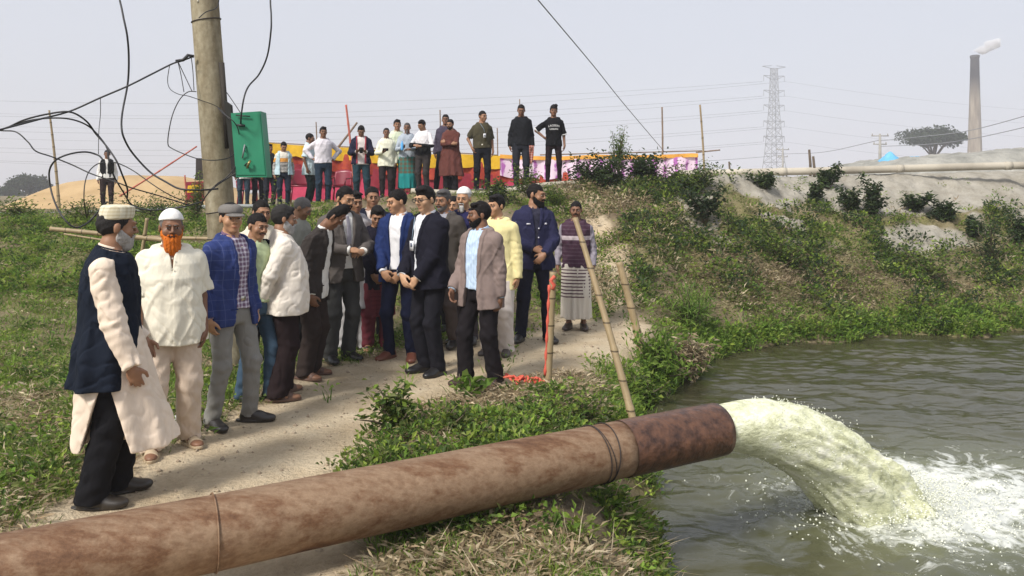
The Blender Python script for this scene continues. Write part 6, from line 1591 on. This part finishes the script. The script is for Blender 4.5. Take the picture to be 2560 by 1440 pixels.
onl(1018, 17.1, 307, -.1, 'older man in grey blue shirt and green checked lungi holding a blue bottle', hairs='short', hairc=(.08, .07, .07), beard=('goatee', GREYH), arms=('phone', 'claspH'), shirt=shirt_((.36, .41, .47), .92), lower=dict(col=(.12, .10, .07), pat='check2', col2=(.03, .18, .16), hem=.2, w=.21, b=.16, top=.98), extras=bottle)
onl(1058, 16.8, 299, -.5, 'youth in black and white hooded top looking down at his hand', hairs='full', head=(-.2, .35, 0), skinc=SK['m'], arms=('claspH', 'claspH'), shirt=shirt_((.012, .012, .014), .90, pat='split', col2=(.68, .66, .68), collar=False, name='hooded_top'), pants=dict(col=(.04, .035, .035), loose=.014))
onl(1114, 17.4, 286, -.1, 'man in dark blue uniform shirt half hidden behind the man with crossed arms', skinc=SK['d'], shirt=shirt_((.06, .05, .075), .90), pants=dict(col=(.015, .014, .02)), legs=((-.22, 0), (.1, 0)))
onl(1127, 16.8, 298, -.25, 'bearded man in long maroon brown tunic with arms crossed', beard=('short', BHAIR), arms=('cross', 'cross'), head=(-.2, .15, 0), skinc=SK['m'], build=1.04, shirt=shirt_((.115, .042, .035), .40, flare=.10, name='tunic', slit=(.72, .3, 0, 1)), pants=dict(col=(.02, .018, .022), loose=.02, hem=.08))
onl(1205, 17.0, 277, .1, 'man in olive uniform shirt and black trousers wearing a white card', skinc=SK['m'], head=(.5, .1, 0), arms=(((.215, -.06, .93), (-.3, -.2, -.8), (-1, 0, 0), (.8, .8, 0)), 'down'), shirt=shirt_((.065, .058, .035), .93, sleeve=-.85, tuck=True), pants=dict(col=(.012, .013, .018), loose=.012, belt=(.015, .013, .012)), badge=.04, build=1.03, legs=((-.12, 0), (.12, 0)))
def shawl(root, on_chest, Sx, unwarp, emit, warp, torso):
    c_ = Sx[1]['wr']; xs = np.linspace(-.12, .12, 10); V = []
    for j in range(12):
        for i, x_ in enumerate(xs): V.append((c_[0] - .10 + x_ * (1 - .02 * j), c_[1] - .05 + .02 * math.sin(i * 1.7 + j * .3), c_[2] + .02 - .035 * j))
    idx = np.arange(120).reshape(12, 10); F = np.stack([idx[:-1, :-1], idx[1:, :-1], idx[1:, 1:], idx[:-1, 1:]], -1).reshape(-1, 4)
    o = mesh_obj('folded_cloth', V, F, cloth((.28, .07, .05), 'plaid', (.5, .3, .25), 1), root); o.modifiers.new('t', 'SOLIDIFY').thickness = .02
onl(1303, 16.9, 261, 0, 'man in black shirt with a reddish cloth over his arm', head=(0, .25, 0), arms=('down', 'down'), shirt=shirt_((.012, .013, .016), .88), pants=dict(col=(.020, .022, .030)), extras=shawl, build=1.03)
def tee(root, on_chest, Sx, unwarp, emit, warp, torso):
    wm = plain_m('print_white', (.70, .70, .70), .7)
    text_on(root, 'chest_print', 'LAGEEIN', on_chest(0, 1.275, .030), .062, wm, 1.2); text_on(root, 'chest_print', 'URBAN', on_chest(0, 1.20, .030), .055, wm)
    MB().tube([tuple(unwarp([[.075 * math.sin(a), .012 - .068 * math.cos(a), 1.452 - .012 * math.cos(a)]])[0]) for a in np.linspace(-2.4, 2.4, 17)], .012, 6).build('neck_trim', wm, root)
    for sd_ in (-1, 1):
        T = Sx[sd_]; e = T['sho'] + (T['el'] - T['sho']) * .97; dv = (T['el'] - T['sho']); dv /= np.linalg.norm(dv); MB().tube([tuple(e - dv * .022), tuple(e)], .076, 14).build('sleeve_trim', wm, root)
onl(1384, 16.9, 264, .05, 'thin youth with bushy hair in black T-shirt with white lettering', hairs='fluffy', build=.9, sh=.95, arms=(((.20, -.02, 1.04), (-.8, .4, -.3), (-.3, .1, -.9), (1, .4, .1)), 'down'), shirt=shirt_((.010, .010, .012), .86, sleeve=-.98, collar=False), pants=dict(col=(.016, .010, .012), loose=.0, hem=.045), extras=tee, legs=((-.13, 0), (.13, 0)))
flush()
# ------------------------------------------------------------ haze
m = bpy.data.materials.new('haze'); m.use_nodes = True; n = m.node_tree; n.nodes.clear()
out = n.nodes.new('ShaderNodeOutputMaterial'); pv = n.nodes.new('ShaderNodeVolumePrincipled'); n.links.new(pv.outputs[0], out.inputs['Volume'])
pv.inputs['Color'].default_value = (.86, .87, .93, 1); pv.inputs['Density'].default_value = .0015; pv.inputs['Anisotropy'].default_value = .2
hb = MB().box((20, 780, 28), (1500, 1600, 62)).build('haze', m, None, False)
tag(hb, 'thin pale haze over the fields', 'haze', kind='stuff')
